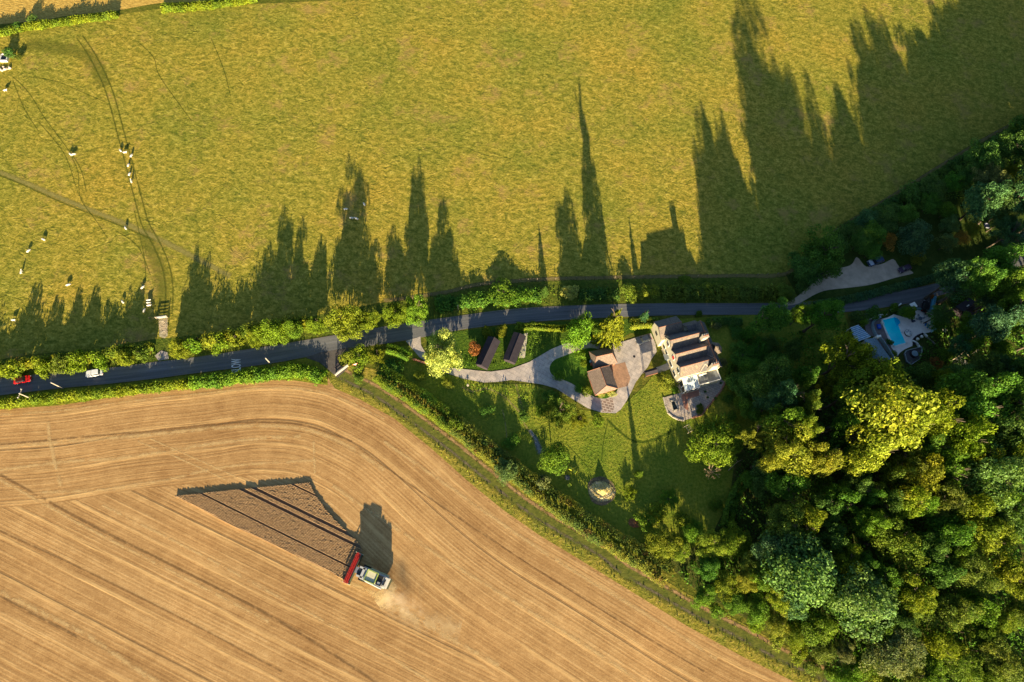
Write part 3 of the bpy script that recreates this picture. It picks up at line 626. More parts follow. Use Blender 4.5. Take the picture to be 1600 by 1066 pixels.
# farm track: two pale-brown ruts with a green middle
struct(ribbon('farm_track', TRK, 4.4, .046, m_ribbon('track_grass', (.06,.085,.018), (.16,.16,.035), .8, .55, .95, .5), 8))
RUT = m_ribbon('track_soil', (.20,.125,.06), (.42,.28,.14), 1.1, .8, .95, .4, cut=.40)
RUT2 = m_ribbon('track_stone', (.09,.08,.05), (.22,.18,.12), 1.3, 1.0, .8, .4, cut=.46)
struct(ribbon('track_rut', TRK, 1.2, .052, RUT, off=1.5)); struct(ribbon('track_rut', TRK, 1.1, .054, RUT2, off=-.9))
# pale swaths and wheelings that stand out in the stubble
SW = m_ribbon('straw_swath', (.50,.34,.15), (.68,.49,.24), 1.2, 1.0, .62, cut=.42)
WH = m_ribbon('field_wheeling', (.14,.085,.04), (.20,.12,.06), 1.2, 1.0, .5, cut=.40)
zz = .020
for q, wd, mt in [([(-30,652),(0,648),(94,642),(200,628),(300,617),(400,608),(470,608),(530,622),(600,655)],.5,SW),
                  ([(0,700),(110,690),(230,680),(340,669),(420,666),(480,672),(540,695),(600,735)],.9,SW),([(0,735),(100,722),(200,715),(300,698),(400,686),(470,682)],.8,SW),
                  ([(0,695),(110,685),(230,674),(340,663),(420,660),(480,666),(550,690)],.6,WH),
                  ([(60,770),(170,765),(260,750),(350,730),(450,722),(500,720)],.6,SW),([(215,690),(260,708),(310,730),(352,750)],.35,SW),([(235,686),(285,708),(330,728),(370,746)],.35,SW),
                  ([(0,742),(60,775),(150,825),(240,870),(330,915),(420,962),(500,1010),(600,1075)],.8,WH),([(0,750),(60,783),(150,833),(240,879),(330,925),(420,972)],.6,SW),
                  ([(275,776),(350,806),(450,862),(538,906),(600,936),(680,985),(780,1040)],.9,SW),([(0,925),(60,955),(130,990),(190,1030),(250,1070)],.9,SW),([(0,932),(60,965),(130,1001)],.7,WH),
                  ([(160,790),(300,860),(420,925),(560,1000),(680,1070)],.5,SW),([(0,830),(150,900),(300,975),(440,1050)],.5,WH),
                  ([(600,690),(700,760),(800,830),(900,895),(1000,955),(1120,1030)],.7,SW),([(560,700),(680,785),(800,865),(950,960),(1100,1050)],.5,WH),([(520,760),(640,840),(760,915),(900,1000),(1000,1066)],.7,SW),
                  ([(75,660),(80,700),(95,760)],.8,SW),([(490,690),(492,740)],.5,SW)]:
    zz += .0015; struct(ribbon('straw_line' if mt is SW else 'wheeling', q, wd*(1.9 if mt is SW else 1.3), zz, mt))
# ------------------------------------------------------------------ buildings
CREAM = simple('cream_render', (.52,.48,.35), .9, .1, .06, 1.2, .1); WHITE = simple('white_paint', (.80,.80,.76), .6, .3, .05)
STONE = simple('pale_chimney_stone', (.44,.40,.32), .9, .1, .2, 2, .3); REDR = simple('red_ridge_tile', (.24,.11,.07), .85, .2, .25, 2)
BRICK = m_paving('red_brick', (.34,.12,.07), (.27,.10,.06), .45, .2, (.3,.25,.2), .03)
GLASS = simple('dark_window_glass', (.03,.035,.04), .08, .6, .1); CGLASS = simple('conservatory_roof_glazing', (.34,.44,.52), .45, .6, .06, .6)
DARKW = simple('dark_stained_timber', (.045,.035,.045), .8, .2, .25, 1.2, .2); DARKR = simple('dark_felt_roof', (.028,.024,.032), .85, .2, .2, .8, .2)
TIMB = simple('weathered_timber', (.42,.36,.27), .85, .15, .2, 2, .2); LEAD = simple('lead_flat_roof', (.16,.18,.20), .7, .3, .35, .5, .2)
REDC = simple('red_curtain', (.45,.04,.03), .8, .1, .2)
SOIL = simple('dark_soil', (.06,.045,.03), 1, .05, .3, 1, .4); BLACKM = simple('black_metal', (.02,.02,.022), .4, .4, .1); GREY = simple('grey_metal', (.35,.36,.37), .4, .5, .08, metal=.3)
RUBBER = simple('tyre_rubber', (.02,.02,.02), .85, .2, .1)
def z1(x, y, z=0.0): return P(1020+x/9.69, 490+y/9.69, z)
_a = z1(360, 620, 8.5); _b = z1(850, 490, 8.5); _u = Vector((_b.x-_a.x, _b.y-_a.y, 0)).normalized(); _v = Vector((_u.y, -_u.x, 0)); HO = Vector((_a.x, _a.y, 0))
def hp(u, v, z): return HO+_u*u+_v*v+Vector((0, 0, z))
HANG = math.atan2(_u.y, _u.x)
TILE = m_tiles('lit_slope_tiles', (.19,.155,.13), (.13,.11,.10), (_v.x, _v.y), .3, (.30,.24,.14), .6)  # warmer, paler copy for the sunlit slopes, light put into the colour
DTILE = m_tiles('dark_shade_tiles', (.12,.115,.12), (.085,.083,.09), (_v.x, _v.y), .3)  # darker copy of the roof tiles; shade of north slopes put into the colour
house = empty('gabled_house', hp(5.5, 0, 0)); tag(house, 'large cream house with parallel gabled tile roofs and a glazed conservatory', 'house'); USED.add(house['label'])
def hpart(mb, name, mat, parent=None, **k):
    par = house if parent is None else parent
    o = mb.build(name, mat, None, **k); o.parent = par; o.matrix_parent_inverse = Matrix.Identity(4)
    off = Vector((0, 0, 0)); q = par
    while q is not None: off += Vector(q.location); q = q.parent
    o.location = -off; return o
def at_local(o, root):     # child built in world coordinates
    o.parent = root; o.location = -Vector(root.location); return o
bpy.context.view_layer.update()
wl = MB()
wl.prism([hp(0, -5.6, 0), hp(11.2, -5.6, 0), hp(11.2, 5.3, 0), hp(0, 5.3, 0)], 0, 5.5)
for vc, hw in ((-4, 2.0), (-.1, 1.95), (3.55, 1.75)):     # gable ends on the west wall
    wl.add([hp(0, vc-hw, 5.5), hp(0, vc+hw, 5.5), hp(0, vc+hw, 6.7), hp(0, vc, 8.35), hp(0, vc-hw, 6.7), hp(.3, vc-hw, 5.5), hp(.3, vc+hw, 5.5), hp(.3, vc+hw, 6.7), hp(.3, vc, 8.35), hp(.3, vc-hw, 6.7)], [(0, 1, 2, 3, 4), (9, 8, 7, 6, 5)])
wl.prism([hp(-1, -11, 0), hp(4.9, -11, 0), hp(4.9, -5.6, 0), hp(-1, -5.6, 0)], 0, 4.8)
wl.prism([hp(5.0, 5.3, 0), hp(10.9, 5.3, 0), hp(10.9, 8.2, 0), hp(5.0, 8.2, 0)], 0, 3.05)
wl.prism([hp(11.2, -1.2, 0), hp(12.9, -.7, 0), hp(13.2, .5, 0), hp(12.6, 1.5, 0), hp(11.2, 1.7, 0)], 0, 5.4)
hpart(wl, 'wall', CREAM)
def gable(u0, u1, vc, zr, vn, zn, vs, zs, name='roof', mats=(DTILE, TILE), t=.18, oh=.25):
    m = MB(); m.slab([hp(u0-oh, vc, zr), hp(u1, vc, zr), hp(u1, vn, zn), hp(u0-oh, vn, zn)], t)
    s = MB(); s.slab([hp(u0-oh, vc, zr+.004), hp(u1, vc, zr+.004), hp(u1, vs, zs), hp(u0-oh, vs, zs)], t)
    r = hpart(m, name, mats[0]); hpart(s, name, mats[1])
    rd = MB(); rd.tube(hp(u0-oh, vc, zr+.02), hp(u1, vc, zr+.02), .09, .09, 6); hpart(rd, 'ridge', REDR); return r
gable(0, 9.6, -4.0, 8.5, -6.3, 5.7, -2.05, 6.75)
gable(0, 9.6, -.1, 8.5, -2.05, 6.72, 1.8, 6.75)
gable(0, 9.4, 3.55, 8.5, 1.8, 6.72, 5.45, 5.55)
gable(-1, 5.2, -8.6, 6.9, -11.2, 4.75, -5.9, 4.9)
# cross range along the east side
m = MB(); m.slab([hp(9.3, -7.2, 8.55), hp(9.3, 5.6, 8.55), hp(11.6, 5.6, 5.45), hp(11.6, -7.2, 5.45)], .18); hpart(m, 'roof', DTILE)
m = MB(); m.slab([hp(9.3, -7.2, 8.56), hp(9.3, 5.6, 8.56), hp(8.0, 5.6, 6.7), hp(8.0, -7.2, 6.7)], .18); hpart(m, 'roof', DTILE)
m = MB(); m.tube(hp(9.3, -7.2, 8.62), hp(9.3, 5.6, 8.62), .14, .14, 6); hpart(m, 'ridge', REDR)
m = MB(); m.slab([hp(5.6, -6.9, 7.6), hp(9.3, -6.9, 7.6), hp(9.3, -5.2, 6.6), hp(6.2, -5.2, 6.6)], .15); m.slab([hp(5.6, -6.9, 7.6), hp(9.3, -6.9, 7.6), hp(9.3, -8.5, 5.5), hp(5.2, -8.5, 5.5)], .15); hpart(m, 'roof', DTILE)
m = MB(); m.prism([hp(5.6, -8.2, 0), hp(11.2, -7.1, 0), hp(11.2, -5.5, 0), hp(5.6, -5.5, 0)], 0, 5.4); hpart(m, 'wall', CREAM)
# bay on the east side with a faceted hip, dormer hips on the south slope
ap = hp(11.0, .3, 7.4); ring = [hp(9.9, -1.6, 6.9), hp(11.6, -1.5, 5.5), hp(13.1, -.9, 5.35), hp(13.5, .5, 5.35), hp(12.9, 1.8, 5.35), hp(11.6, 2.0, 5.5), hp(9.9, 2.0, 6.9)]
m = MB(); m.add([ap+Vector((0, 0, .25))]+ring, [(0, i, i+1) for i in range(1, 7)]); hpart(m, 'bay_roof', TILE)
m = MB(); a0 = hp(6.5, 4.2, 7.9); m.add([a0, hp(5.0, 5.6, 5.6), hp(6.9, 5.6, 5.55), hp(8.4, 5.6, 5.6), hp(8.2, 3.7, 8.3), hp(6.2, 3.6, 8.4)], [(0, 1, 2), (0, 2, 3), (0, 3, 4), (0, 4, 5), (0, 5, 1)]); hpart(m, 'dormer_roof', DTILE)
m = MB(); m.tube(a0, hp(5.0, 5.6, 5.64), .09, n=5); m.tube(a0, hp(8.4, 5.6, 5.64), .09, n=5); m.tube(hp(9.2, 3.6, 8.6), hp(7.4, 5.5, 5.7), .07, n=5); m.tube(hp(8.4, 1.8, 6.95), hp(9.2, -.1, 8.6), .07, n=5); m.tube(hp(8.3, 1.8, 6.95), hp(9.2, 3.5, 8.6), .07, n=5); hpart(m, 'hip_tiles', simple('pale_hip_tile', (.42,.33,.26), .85, .2))
# flat-roofed extension with white parapet, conservatory
m = MB(); m.prism([hp(5.2, 5.5, 0), hp(10.7, 5.5, 0), hp(10.7, 8.0, 0), hp(5.2, 8.0, 0)], 3.06, 3.16); hpart(m, 'flat_roof', LEAD)
m = MB(); m.wall([hp(5.0, 8.12, 0), hp(10.9, 8.12, 0), hp(10.9, 5.4, 0)], .18, 3.06, 3.34); m.box(hp(6.6, 5.72, 3.5), (2.1, .35, .5), HANG); hpart(m, 'parapet', WHITE)
cons = MB(); cons.slab([hp(.8, 5.5, 3.75), hp(4.9, 5.5, 3.75), hp(4.9, 8.6, 2.75), hp(.8, 8.6, 2.75)], .06); co = hpart(cons, 'conservatory_roof', CGLASS)
m = MB()
for i in range(7):
    u = .8+4.1*i/6; m.tube(hp(u, 5.5, 3.80), hp(u, 8.65, 2.79), .05, n=4)
m.tube(hp(.8, 8.65, 2.78), hp(4.9, 8.65, 2.78), .08, n=4); m.tube(hp(.8, 5.5, 3.8), hp(4.9, 5.5, 3.8), .07, n=4)
for u, v in ((.8, 8.6), (2.1, 8.6), (3.5, 8.6), (4.9, 8.6), (.8, 7.1), (.8, 5.6)): m.box(hp(u, v, 1.4), (.12, .12, 2.7), HANG)
hpart(m, 'conservatory_frame', WHITE)
m = MB(); m.wall([hp(.8, 5.6, 0), hp(.8, 8.6, 0), hp(4.9, 8.6, 0)], .06, .7, 2.6); hpart(m, 'conservatory_glass', GLASS)
m = MB(); m.wall([hp(.8, 5.6, 0), hp(.8, 8.6, 0), hp(4.9, 8.6, 0)], .16, 0, .7); hpart(m, 'conservatory_plinth', CREAM)
m = MB(); m.box(hp(2.6, 6.6, 3.50), (.55, .5, .08), HANG); hpart(m, 'roof_vent', GREY)
# chimneys with pots
for u, v, a, b, zt in ((8.3, -2.3, 1.5, .9, 10.3), (8.0, 5.5, 1.7, .8, 10.1)):
    m = MB(); m.box(hp(u, v, zt-2), (a, b, 4), HANG); m.box(hp(u, v, zt+.1), (a+.2, b+.2, .2), HANG); ch = hpart(m, 'chimney', STONE)
    for k in (-.45, .05, .5):
        pm = MB(); pm.tube(hp(u+k*a*.7, v, zt+.2), hp(u+k*a*.7, v, zt+.75), .17, .14, 8); pt = pm.build('chimney_pot', REDR); pt.parent = ch; pt.location = (0, 0, 0)
# west windows
for v, z, ww, hh, red in ((-4, 5.6, .95, 1.5, 0), (-.1, 5.7, 1.0, 1.5, 1), (3.55, 5.6, .95, 1.5, 0), (-4.6, 2.2, 1.2, 1.3, 0), (-2.6, 2.2, .9, 1.2, 0), (.6, 2.2, 1.4, 1.3, 0), (3.3, 2.1, 1.3, 1.4, 0)):
    m = MB(); m.box(hp(-.02, v, z), (.10, ww+.24, hh+.24), HANG); wo = hpart(m, 'window', WHITE)
    m = MB()
    for s in (-1, 1): m.box(hp(-.09, v+s*ww*.25, z), (.04, ww*.44, hh), HANG)
    pn = m.build('pane', REDC if red else GLASS); pn.parent = wo; pn.location = (0, 0, 0)
m = MB(); m.box(hp(-1.02, -8.4, 2.9), (.08, 1.1, 1.3), HANG); hpart(m, 'window', GLASS)
m = MB(); m.box(hp(-.06, -1.6, 1.05), (.12, 1.0, 2.1), HANG); hpart(m, 'door', simple('blue_grey_door', (.20,.30,.38), .6))
m = MB(); m.box(hp(-.6, -1.6, 2.5), (1.2, 1.5, .10), HANG); hpart(m, 'porch', LEAD)
# terrace
def z2(x, y): return (1030+x/9.69, 560+y/9.69)
terr = [z2(60,600), z2(300,530), z2(380,490), z2(620,430), z2(935,330), z2(1000,350), z2(940,480), z2(830,620), z2(700,780), z2(640,860), z2(500,905), z2(370,945), z2(290,935), z2(200,890), z2(130,830), z2(90,720)]
struct(sheet('terrace', terr, .16, m_paving('terrace_flags', (.44,.38,.31), (.33,.30,.29), 1.0, .35, (.22,.18,.15), .04), False))
struct(sheet('terrace_bricks', [z2(350,520), z2(600,470), z2(600,570), z2(430,620), z2(440,800), z2(380,760), z2(330,580)], .164, m_paving('red_terrace_bricks', (.40,.17,.11), (.33,.15,.10), .5, .35, (.3,.2,.16), .03), False))
m = MB(); g = ground([z2(1000,350), z2(940,480), z2(830,620), z2(700,780), z2(640,860), z2(500,905)]); m.wall(g, .35, 0, .55); o = m.build('retaining_wall', BRICK); tag(o, 'low red brick wall along the lower right edge of the terrace', 'wall')
m = MB(); g = ground([z2(60,600), z2(90,720), z2(130,830), z2(200,890), z2(290,935), z2(370,945)]); m.wall(g, .3, 0, .35); o = m.build('kerb_wall', STONE); tag(o, 'low curved stone kerb round the left end of the terrace', 'wall')
g = ground([z2(165,655), z2(235,640), z2(290,775), z2(205,805)]); c = sum(g, Vector((0,0,0)))/4
pond = empty('garden_pond', (c.x, c.y, .16)); m = MB(); m.prism(g, .165, .20); at_local(m.build('water', simple('dark_pond_water', (.006,.012,.012), .05, .5, .1)), pond)
m = MB(); m.wall([g[0], g[1], g[2], g[3], g[0]], .35, .16, .34); at_local(m.build('coping', STONE), pond); tag(pond, 'small dark rectangular pond set in the paved terrace', 'pond')
for i, (x, y, s) in enumerate(((685,515,.35), (720,600,.35), (575,740,.42), (620,710,.38), (570,815,.42), (920,385,.38), (835,615,.36))):
    p = P(*z2(x, y)); r0 = empty('potted_plant', (p.x, p.y, .16)); m = MB(); m.tube((0,0,0), (0,0,.4), s*.6, s*.8, 10); m.build('pot', BLACKM, r0)
    lf = link('leaves', BUSH[i % 4], None, r0); lf.location = (0,0,.6); lf.scale = (s, s, s); lf.color = Cc['D']+(1,)
    tag(r0, ['dark potted plant nearest the flat roof on the terrace','dark potted plant in the middle of the terrace','left one of the pair of dark pots low on the terrace','right one of the pair of dark pots low on the terrace','dark pot nearest the bottom edge of the terrace','dark pot in the upper right corner of the terrace','dark pot against the brick wall of the terrace'][i], 'potted plant', 'pots on the house terrace')
m = MB(); pa = P(*z2(745,0)) ; struct(ribbon('garden_path', [(1027,579),(1038,575),(1047,571)], 1.7, .118, simple('path_stone', (.42,.38,.33), .9, .1, .2, 1.5)))
struct(ribbon('house_path', [(1036,545),(1041,557),(1046,568),(1052,583),(1058,600),(1063,612)], 1.1, .122, simple('path_stone_strip', (.44,.39,.32), .9, .1, .2, 1.5)))

def rect_px(pxs, z):
    g = ground(pxs, z); c = sum(g, Vector((0,0,0)))/4
    e = ((g[1]-g[0])+(g[2]-g[3]))/2; f = ((g[3]-g[0])+(g[2]-g[1]))/2
    return c, math.atan2(e.y, e.x), e.length, f.length
def hip_roof(c, ang, L, W, ze, zr, inset, mats, oh=.3, along='L'):
    "returns two meshes' builders: slopes facing one way and the other"
    u = Vector((math.cos(ang), math.sin(ang), 0)); v = Vector((-u.y, u.x, 0)); c = Vector((c.x, c.y, 0))
    if W > L: L, W = W, L; u, v = v, -u
    a = L/2+oh; b = W/2+oh; pts = [c-u*a-v*b, c+u*a-v*b, c+u*a+v*b, c-u*a+v*b]; pts = [p+Vector((0,0,ze)) for p in pts]
    r0 = c-u*(a-inset[0])+Vector((0,0,zr)); r1 = c+u*(a-inset[1])+Vector((0,0,zr))
    m = MB(); m.add(pts+[r0, r1], [(0, 1, 5, 4), (2, 3, 4, 5), (1, 2, 5), (3, 0, 4), (3, 2, 1, 0)])
    rd = MB(); rd.tube(r0, r1, .09, n=5)
    if inset[0] > .1: rd.tube(r0, pts[0], .06, n=4); rd.tube(r0, pts[3], .06, n=4)
    if inset[1] > .1: rd.tube(r1, pts[1], .06, n=4); rd.tube(r1, pts[2], .06, n=4)
    return m, rd, u, v, L, W
def building(name, label, cat, pxs, ze, zr, inset, wallm, roofm, ridgem, extras=None):
    c, ang, L, W = rect_px(pxs, ze); root = empty(name, (c.x, c.y, 0))
    m, rd, u, v, L, W = hip_roof(c, ang, L, W, ze, zr, inset, None)
    wb = MB(); cc = Vector((c.x, c.y, 0)); wb.prism([cc-u*L/2-v*W/2, cc+u*L/2-v*W/2, cc+u*L/2+v*W/2, cc-u*L/2+v*W/2], 0, ze-.02)
    at_local(wb.build('wall', wallm), root); ro = at_local(m.build('roof', roofm), root); r2 = rd.build('ridge', ridgem); r2.parent = ro
    tag(root, label, cat); return root, cc, u, v, L, W
def z3(x, y): return (820+x/6.6625, 500+y/6.6625)
GT1 = m_tiles('brown_clay_tiles', (.21,.16,.13), (.17,.13,.105), (.3, 1), .3, (.35,.28,.2), .2)
gr, cc, u, v, L, W = building('tiled_garage', 'brown tiled garage beside the square of brown brick paving', 'garage', [z3(670,550), z3(890,480), z3(942,715), z3(738,765)], 2.5, 4.3, (1.2, .3), BRICK, GT1, REDR)
m = MB()
for s in (-1, 1):
    m.box(cc+v*0+Vector((0,0,1.1))+u*(s*1.3)-v*(W/2+.03), (2.1, .08, 2.1), math.atan2(u.y, u.x))
at_local(m.build('door', WHITE), gr)
gr, cc, u, v, L, W = building('hipped_outbuilding', 'small hipped outbuilding with pale sunlit roof joined above the garage', 'outbuilding', [z3(680,335), z3(892,297), z3(962,432), z3(728,494)], 2.5, 4.4, (1.1, 1.1), BRICK, GT1, REDR)
m = MB(); m.box(cc+u*(L/2+.02)+Vector((0,0,1.05)), (.08, 1.0, 2.0), math.atan2(u.y, u.x)); at_local(m.build('door', DARKW), gr)
def z4(x, y): return (640+x/8.889, 510+y/8.889)
building('timber_shed', 'long dark shed with two-pitched roof beside the red-leaved shrub', 'shed', [z4(1060,150), z4(1215,200), z4(1105,590), z4(972,520)], 2.3, 3.5, (.0, .0), DARKW, DARKR, DARKW)
building('timber_shed', 'long dark shed beside the pale gravel strip, right one of the two', 'shed', [z4(1425,90), z4(1570,135), z4(1492,510), z4(1350,450)], 2.3, 3.0, (.0, .0), DARKW, DARKR, DARKW)
struct(sheet('gravel_strip', [z4(1570,110), z4(1640,90), z4(1600,440), z4(1520,440)], .045, simple('light_gravel', (.45,.42,.34), .95, .1, .2, 2), False))
# timber porch over the little gate between drive and house
pr = [(1005,580),(1025,574.5),(1027.5,582),(1011,587)]
c, ang, L, W = rect_px(pr, 2.0); rt = empty('lychgate', (c.x, c.y, 0)); m, rd, u, v, L, W = hip_roof(c, ang, L, W, 1.9, 2.6, (0, 0), None, .05)
at_local(m.build('roof', DARKR), rt); cc = Vector((c.x, c.y, 0)); m = MB()
for a in (-1, 1):
    for b in (-1, 1): m = MB(); m.box(cc+u*a*(L/2-.15)+v*b*(W/2-.1)+Vector((0,0,.95)), (.14, .14, 1.9), ang); at_local(m.build('post', DARKW), rt)
m = MB(); m.tube(cc-u*L/2-v*(W/2+.1)+Vector((0,0,1.86)), cc+u*L/2-v*(W/2+.1)+Vector((0,0,1.86)), .13, n=5); at_local(m.build('red_fascia', REDR), rt)
tag(rt, 'small dark roofed gate porch with a red edge between driveway and house', 'porch')
# red-brown rail at the drive mouth with white round lamp post
m = MB(); g = ground([(646,562),(652,564),(658,566.5),(666,568)], 0); m.wall(g, .35, 0, .8); tag(m.build('brick_wall', BRICK), 'short red brick wall beside the mouth of the driveway', 'wall')
p = P(668.5, 568.5); rt = empty('gate_pillar', (p.x, p.y, 0)); m = MB(); m.box((0,0,.55), (.5,.5,1.1)); m.build('pillar', BRICK, rt); m = MB(); m.tube((0,0,1.1), (0,0,1.35), .38, .30, 12); m.tube((0,0,1.35), (0,0,1.55), .30, .1, 12); m.build('cap', WHITE, rt, True)
tag(rt, 'brick gate pillar with round white cap beside the driveway mouth', 'pillar')
# pool place --------------------------------------------------------
def z5(x, y): return (1360+x/13.33, 455+y/13.33)
def z6(x, y): return (1320+x/13.33, 500+y/13.33)
def z7(x, y): return (1300+x/6.154, 450+y/6.154)
PATIO = simple('pale_pool_paving', (.80,.73,.70), .9, .1, .08, 1.2)
struct(sheet('pool_patio', [z7(590,255), z7(680,280), z7(770,270), z7(800,205), z7(870,215), z7(972,262), z7(980,340), z7(985,400), z7(930,430), z7(870,440), z7(800,475), z7(775,510), z7(770,560), z7(700,590), z7(650,625), z7(628,655), z7(570,575), z7(470,320)], .130, PATIO, False))
struct(sheet('pool_forecourt', [z7(620,200), z7(760,140), z7(950,85), z7(960,215), z7(800,205), z7(760,260), z7(640,270)], .126, simple('dark_forecourt', (.10,.09,.085), .9, .2, .2, 1), False))
struct(sheet('pool_side_paving', [z7(285,250), z7(380,250), z7(470,300), z7(600,560), z7(640,690), z7(600,700), z7(400,470), z7(330,440)], .120, simple('dark_slate_paving', (.17,.14,.14), .9, .2, .2, 1.2), False))
pc = ground([z5(232,600), z5(500,530), z5(560,560), z5(610,600), z5(628,650), z5(620,690), z5(590,715), z6(1180,270), z6(1282,490), z6(1012,562), z6(960,450), z6(880,300), z6(785,90)])
c = sum(pc, Vector((0,0,0)))/len(pc); pool = empty('swimming_pool', (c.x, c.y, 0))
t = NT('pool_water'); pp = t.pos(); n = t.noise(pp, .25, 2); cl = t.ramp(n, [(.35, (.0, .66, .90)), (.65, (.01, .80, .97))])
t.bsdf(cl, .03, .5, t.bump(t.noise(pp, 3, 2), .05, .05)); POOLM = t.m
m = MB(); m.prism(pc, .09, .16); at_local(m.build('water', POOLM), pool)
m = MB(); m.wall(pc+[pc[0]], .38, .10, .20); at_local(m.build('coping', WHITE), pool)
m = MB(); st = ground([z5(470,545), z5(545,565), z5(600,610), z5(612,650), z5(590,700), z5(540,740)]); m.prism(st, .10, .164); at_local(m.build('step', simple('pool_step', (.0,.42,.75), .05, .5, .05)), pool)
tag(pool, 'bright blue swimming pool with rounded bump on its right side', 'swimming pool')
def wallobj(name, label, pxs, t, h, mat, z=0): m = MB(); m.wall([(p.x, p.y) for p in spline([(q.x, q.y) for q in ground(pxs)], .5)], t, z, h); return tag(m.build(name, mat), label, 'wall')
wallobj('curved_wall', 'white curved garden wall above left of the swimming pool', [z7(362,305), z7(400,283), z7(440,270), z7(510,264)], .3, .9, WHITE)
wallobj('curved_wall', 'white curved wall above the oval shrub by the road', [z7(560,212), z7(600,195), z7(630,178), z7(650,160)], .3, .8, WHITE)
BGREY = simple('blue_grey_render', (.28,.38,.44), .8, .2, .12); TEAL = simple('turquoise_fence_paint', (.10,.34,.50), .7, .2, .1)
wallobj('retaining_wall', 'blue grey retaining wall curving down the left side of the pool', [z7(450,290), z7(400,320), z7(380,350), z7(385,400), z7(410,455), z7(430,480)], .45, 1.0, BGREY)
wallobj('retaining_wall', 'long straight grey wall between the blue roof and the pool', [z7(440,480), z7(500,560), z7(580,690)], .25, 1.3, BGREY)
wallobj('patio_wall', 'teal wall along the top of the pool patio', [z7(800,205), z7(880,222), z7(965,245)], .35, 1.0, simple('teal_wall', (.12,.24,.26), .8))
wallobj('panel_fence', 'turquoise panel fence beside the dark car', [z7(962,110), z7(952,170), z7(940,225)], .5, 1.7, TEAL)['category'] = 'fence'
wallobj('curved_wall', 'blue curved wall ending in white at the right tip of the patio', [z7(940,345), z7(975,360), z7(980,400), z7(950,420)], .55, 1.0, simple('pale_teal_wall', (.30,.55,.62), .7))
wallobj('planter_wall', 'dark curved planter edge low on the pool patio', [z7(875,440), z7(820,462), z7(785,490), z7(775,520), z7(790,545)], .4, .5, DARKW)
wallobj('garden_wall', 'short white wall running down from the patio corner', [z7(868,432), z7(880,445), z7(905,470)], .4, .6, WHITE)
wallobj('garden_wall', 'white kinked wall between patio and hot tub deck', [z7(768,515), z7(800,530), z7(830,570)], .35, .7, WHITE)
wallobj('fence_rail', 'low grey rail crossing the small lawn right of the patio', [z7(905,470), z7(985,545)], .12, .5, GREY)['category'] = 'fence'
# striped pergola roof
g = ground([z7(180,385), z7(255,358), z7(370,465), z7(225,522)], 2.6); c = sum(g, Vector((0,0,0)))/4; rt = empty('striped_canopy', (c.x, c.y, 0))
m = MB(); m.slab(g, .06); at_local(m.build('roof_panel', simple('blue_polycarbonate', (.12,.30,.50), .25, .5)), rt)
m = MB()
for i in range(9):
    t_ = i/8; a = g[0].lerp(g[3], t_); b = g[1].lerp(g[2], t_); m.tube(a+Vector((0,0,.06)), b+Vector((0,0,.06)), .12, n=4)
at_local(m.build('batten', simple('pale_blue_batten', (.50,.62,.74), .6)), rt)
[at_local(MB().box((q.x, q.y, 1.27), (.15,.15,2.54)).build('post', WHITE), rt) for q in g]
tag(rt, 'blue and white striped canopy roof left of the swimming pool', 'canopy')
# poolhouse with blue-grey roof
BT = m_tiles('blue_grey_roof_tiles', (.17,.26,.34), (.13,.21,.28), (.5, -1), .35, (.12,.18,.2), .2)
g = ground([z6(390,410), z6(640,370), z6(980,830), z6(600,850)], 3.0); rt = empty('pool_house', (g[0].x*.5+g[2].x*.5, g[0].y*.5+g[2].y*.5, 0))
r1 = P(*z6(560,560), 4.4); r2 = P(*z6(760,800), 4.4)
m = MB(); m.add([*g, r1, r2], [(0, 1, 4), (1, 2, 5, 4), (2, 3, 5), (3, 0, 4, 5), (3, 2, 1, 0)]); at_local(m.build('roof', BT), rt)
cg = sum(g, Vector((0,0,0)))/4; m = MB(); m.prism([cg+(q-cg)*.93 for q in g], 0, 2.97); at_local(m.build('wall', CREAM), rt)
m = MB(); q = P(*z6(600,660), 4.1); m.box((q.x, q.y, 4.0), (1.6, 1.0, .7), .6); at_local(m.build('dormer', simple('blue_dormer', (.20,.32,.42), .6)), rt)
m = MB(); q = P(*z6(700,345), 3.2); m.box((q.x, q.y, 1.8), (1.3, .55, 3.4), .35); at_local(m.build('chimney', WHITE), rt)
tag(rt, 'pool house with blue grey hipped roof half hidden by the golden tree', 'pool house')
# hot tub deck
g = ground([z7(685,640), z7(700,612), z7(760,595), z7(845,575), z7(850,620), z7(830,690), z7(745,745), z7(705,715)]); c = sum(g, Vector((0,0,0)))/len(g); rt = empty('hot_tub_deck', (c.x, c.y, 0))
m = MB(); m.prism(g, 0, .5); at_local(m.build('deck', simple('dark_deck', (.09,.085,.09), .85)), rt); m = MB(); m.wall(g+[g[0]], .15, .5, .9); at_local(m.build('rail', simple('grey_rail', (.28,.33,.35), .7)), rt)
tag(rt, 'raised dark round-cornered deck below the swimming pool', 'deck')
c = P(*z7(770,645)); rt = empty('hot_tub', (c.x, c.y, .5)); m = MB(); m.tube((0,0,0), (0,0,.8), 1.0, 1.05, 20); m.build('shell', DARKW, rt); m = MB(); m.tube((0,0,.8), (0,0,.86), .85, .85, 20); m.build('cover', simple('blue_grey_cover', (.20,.28,.34), .5), rt); tag(rt, 'round grey hot tub on the dark raised deck', 'hot tub')
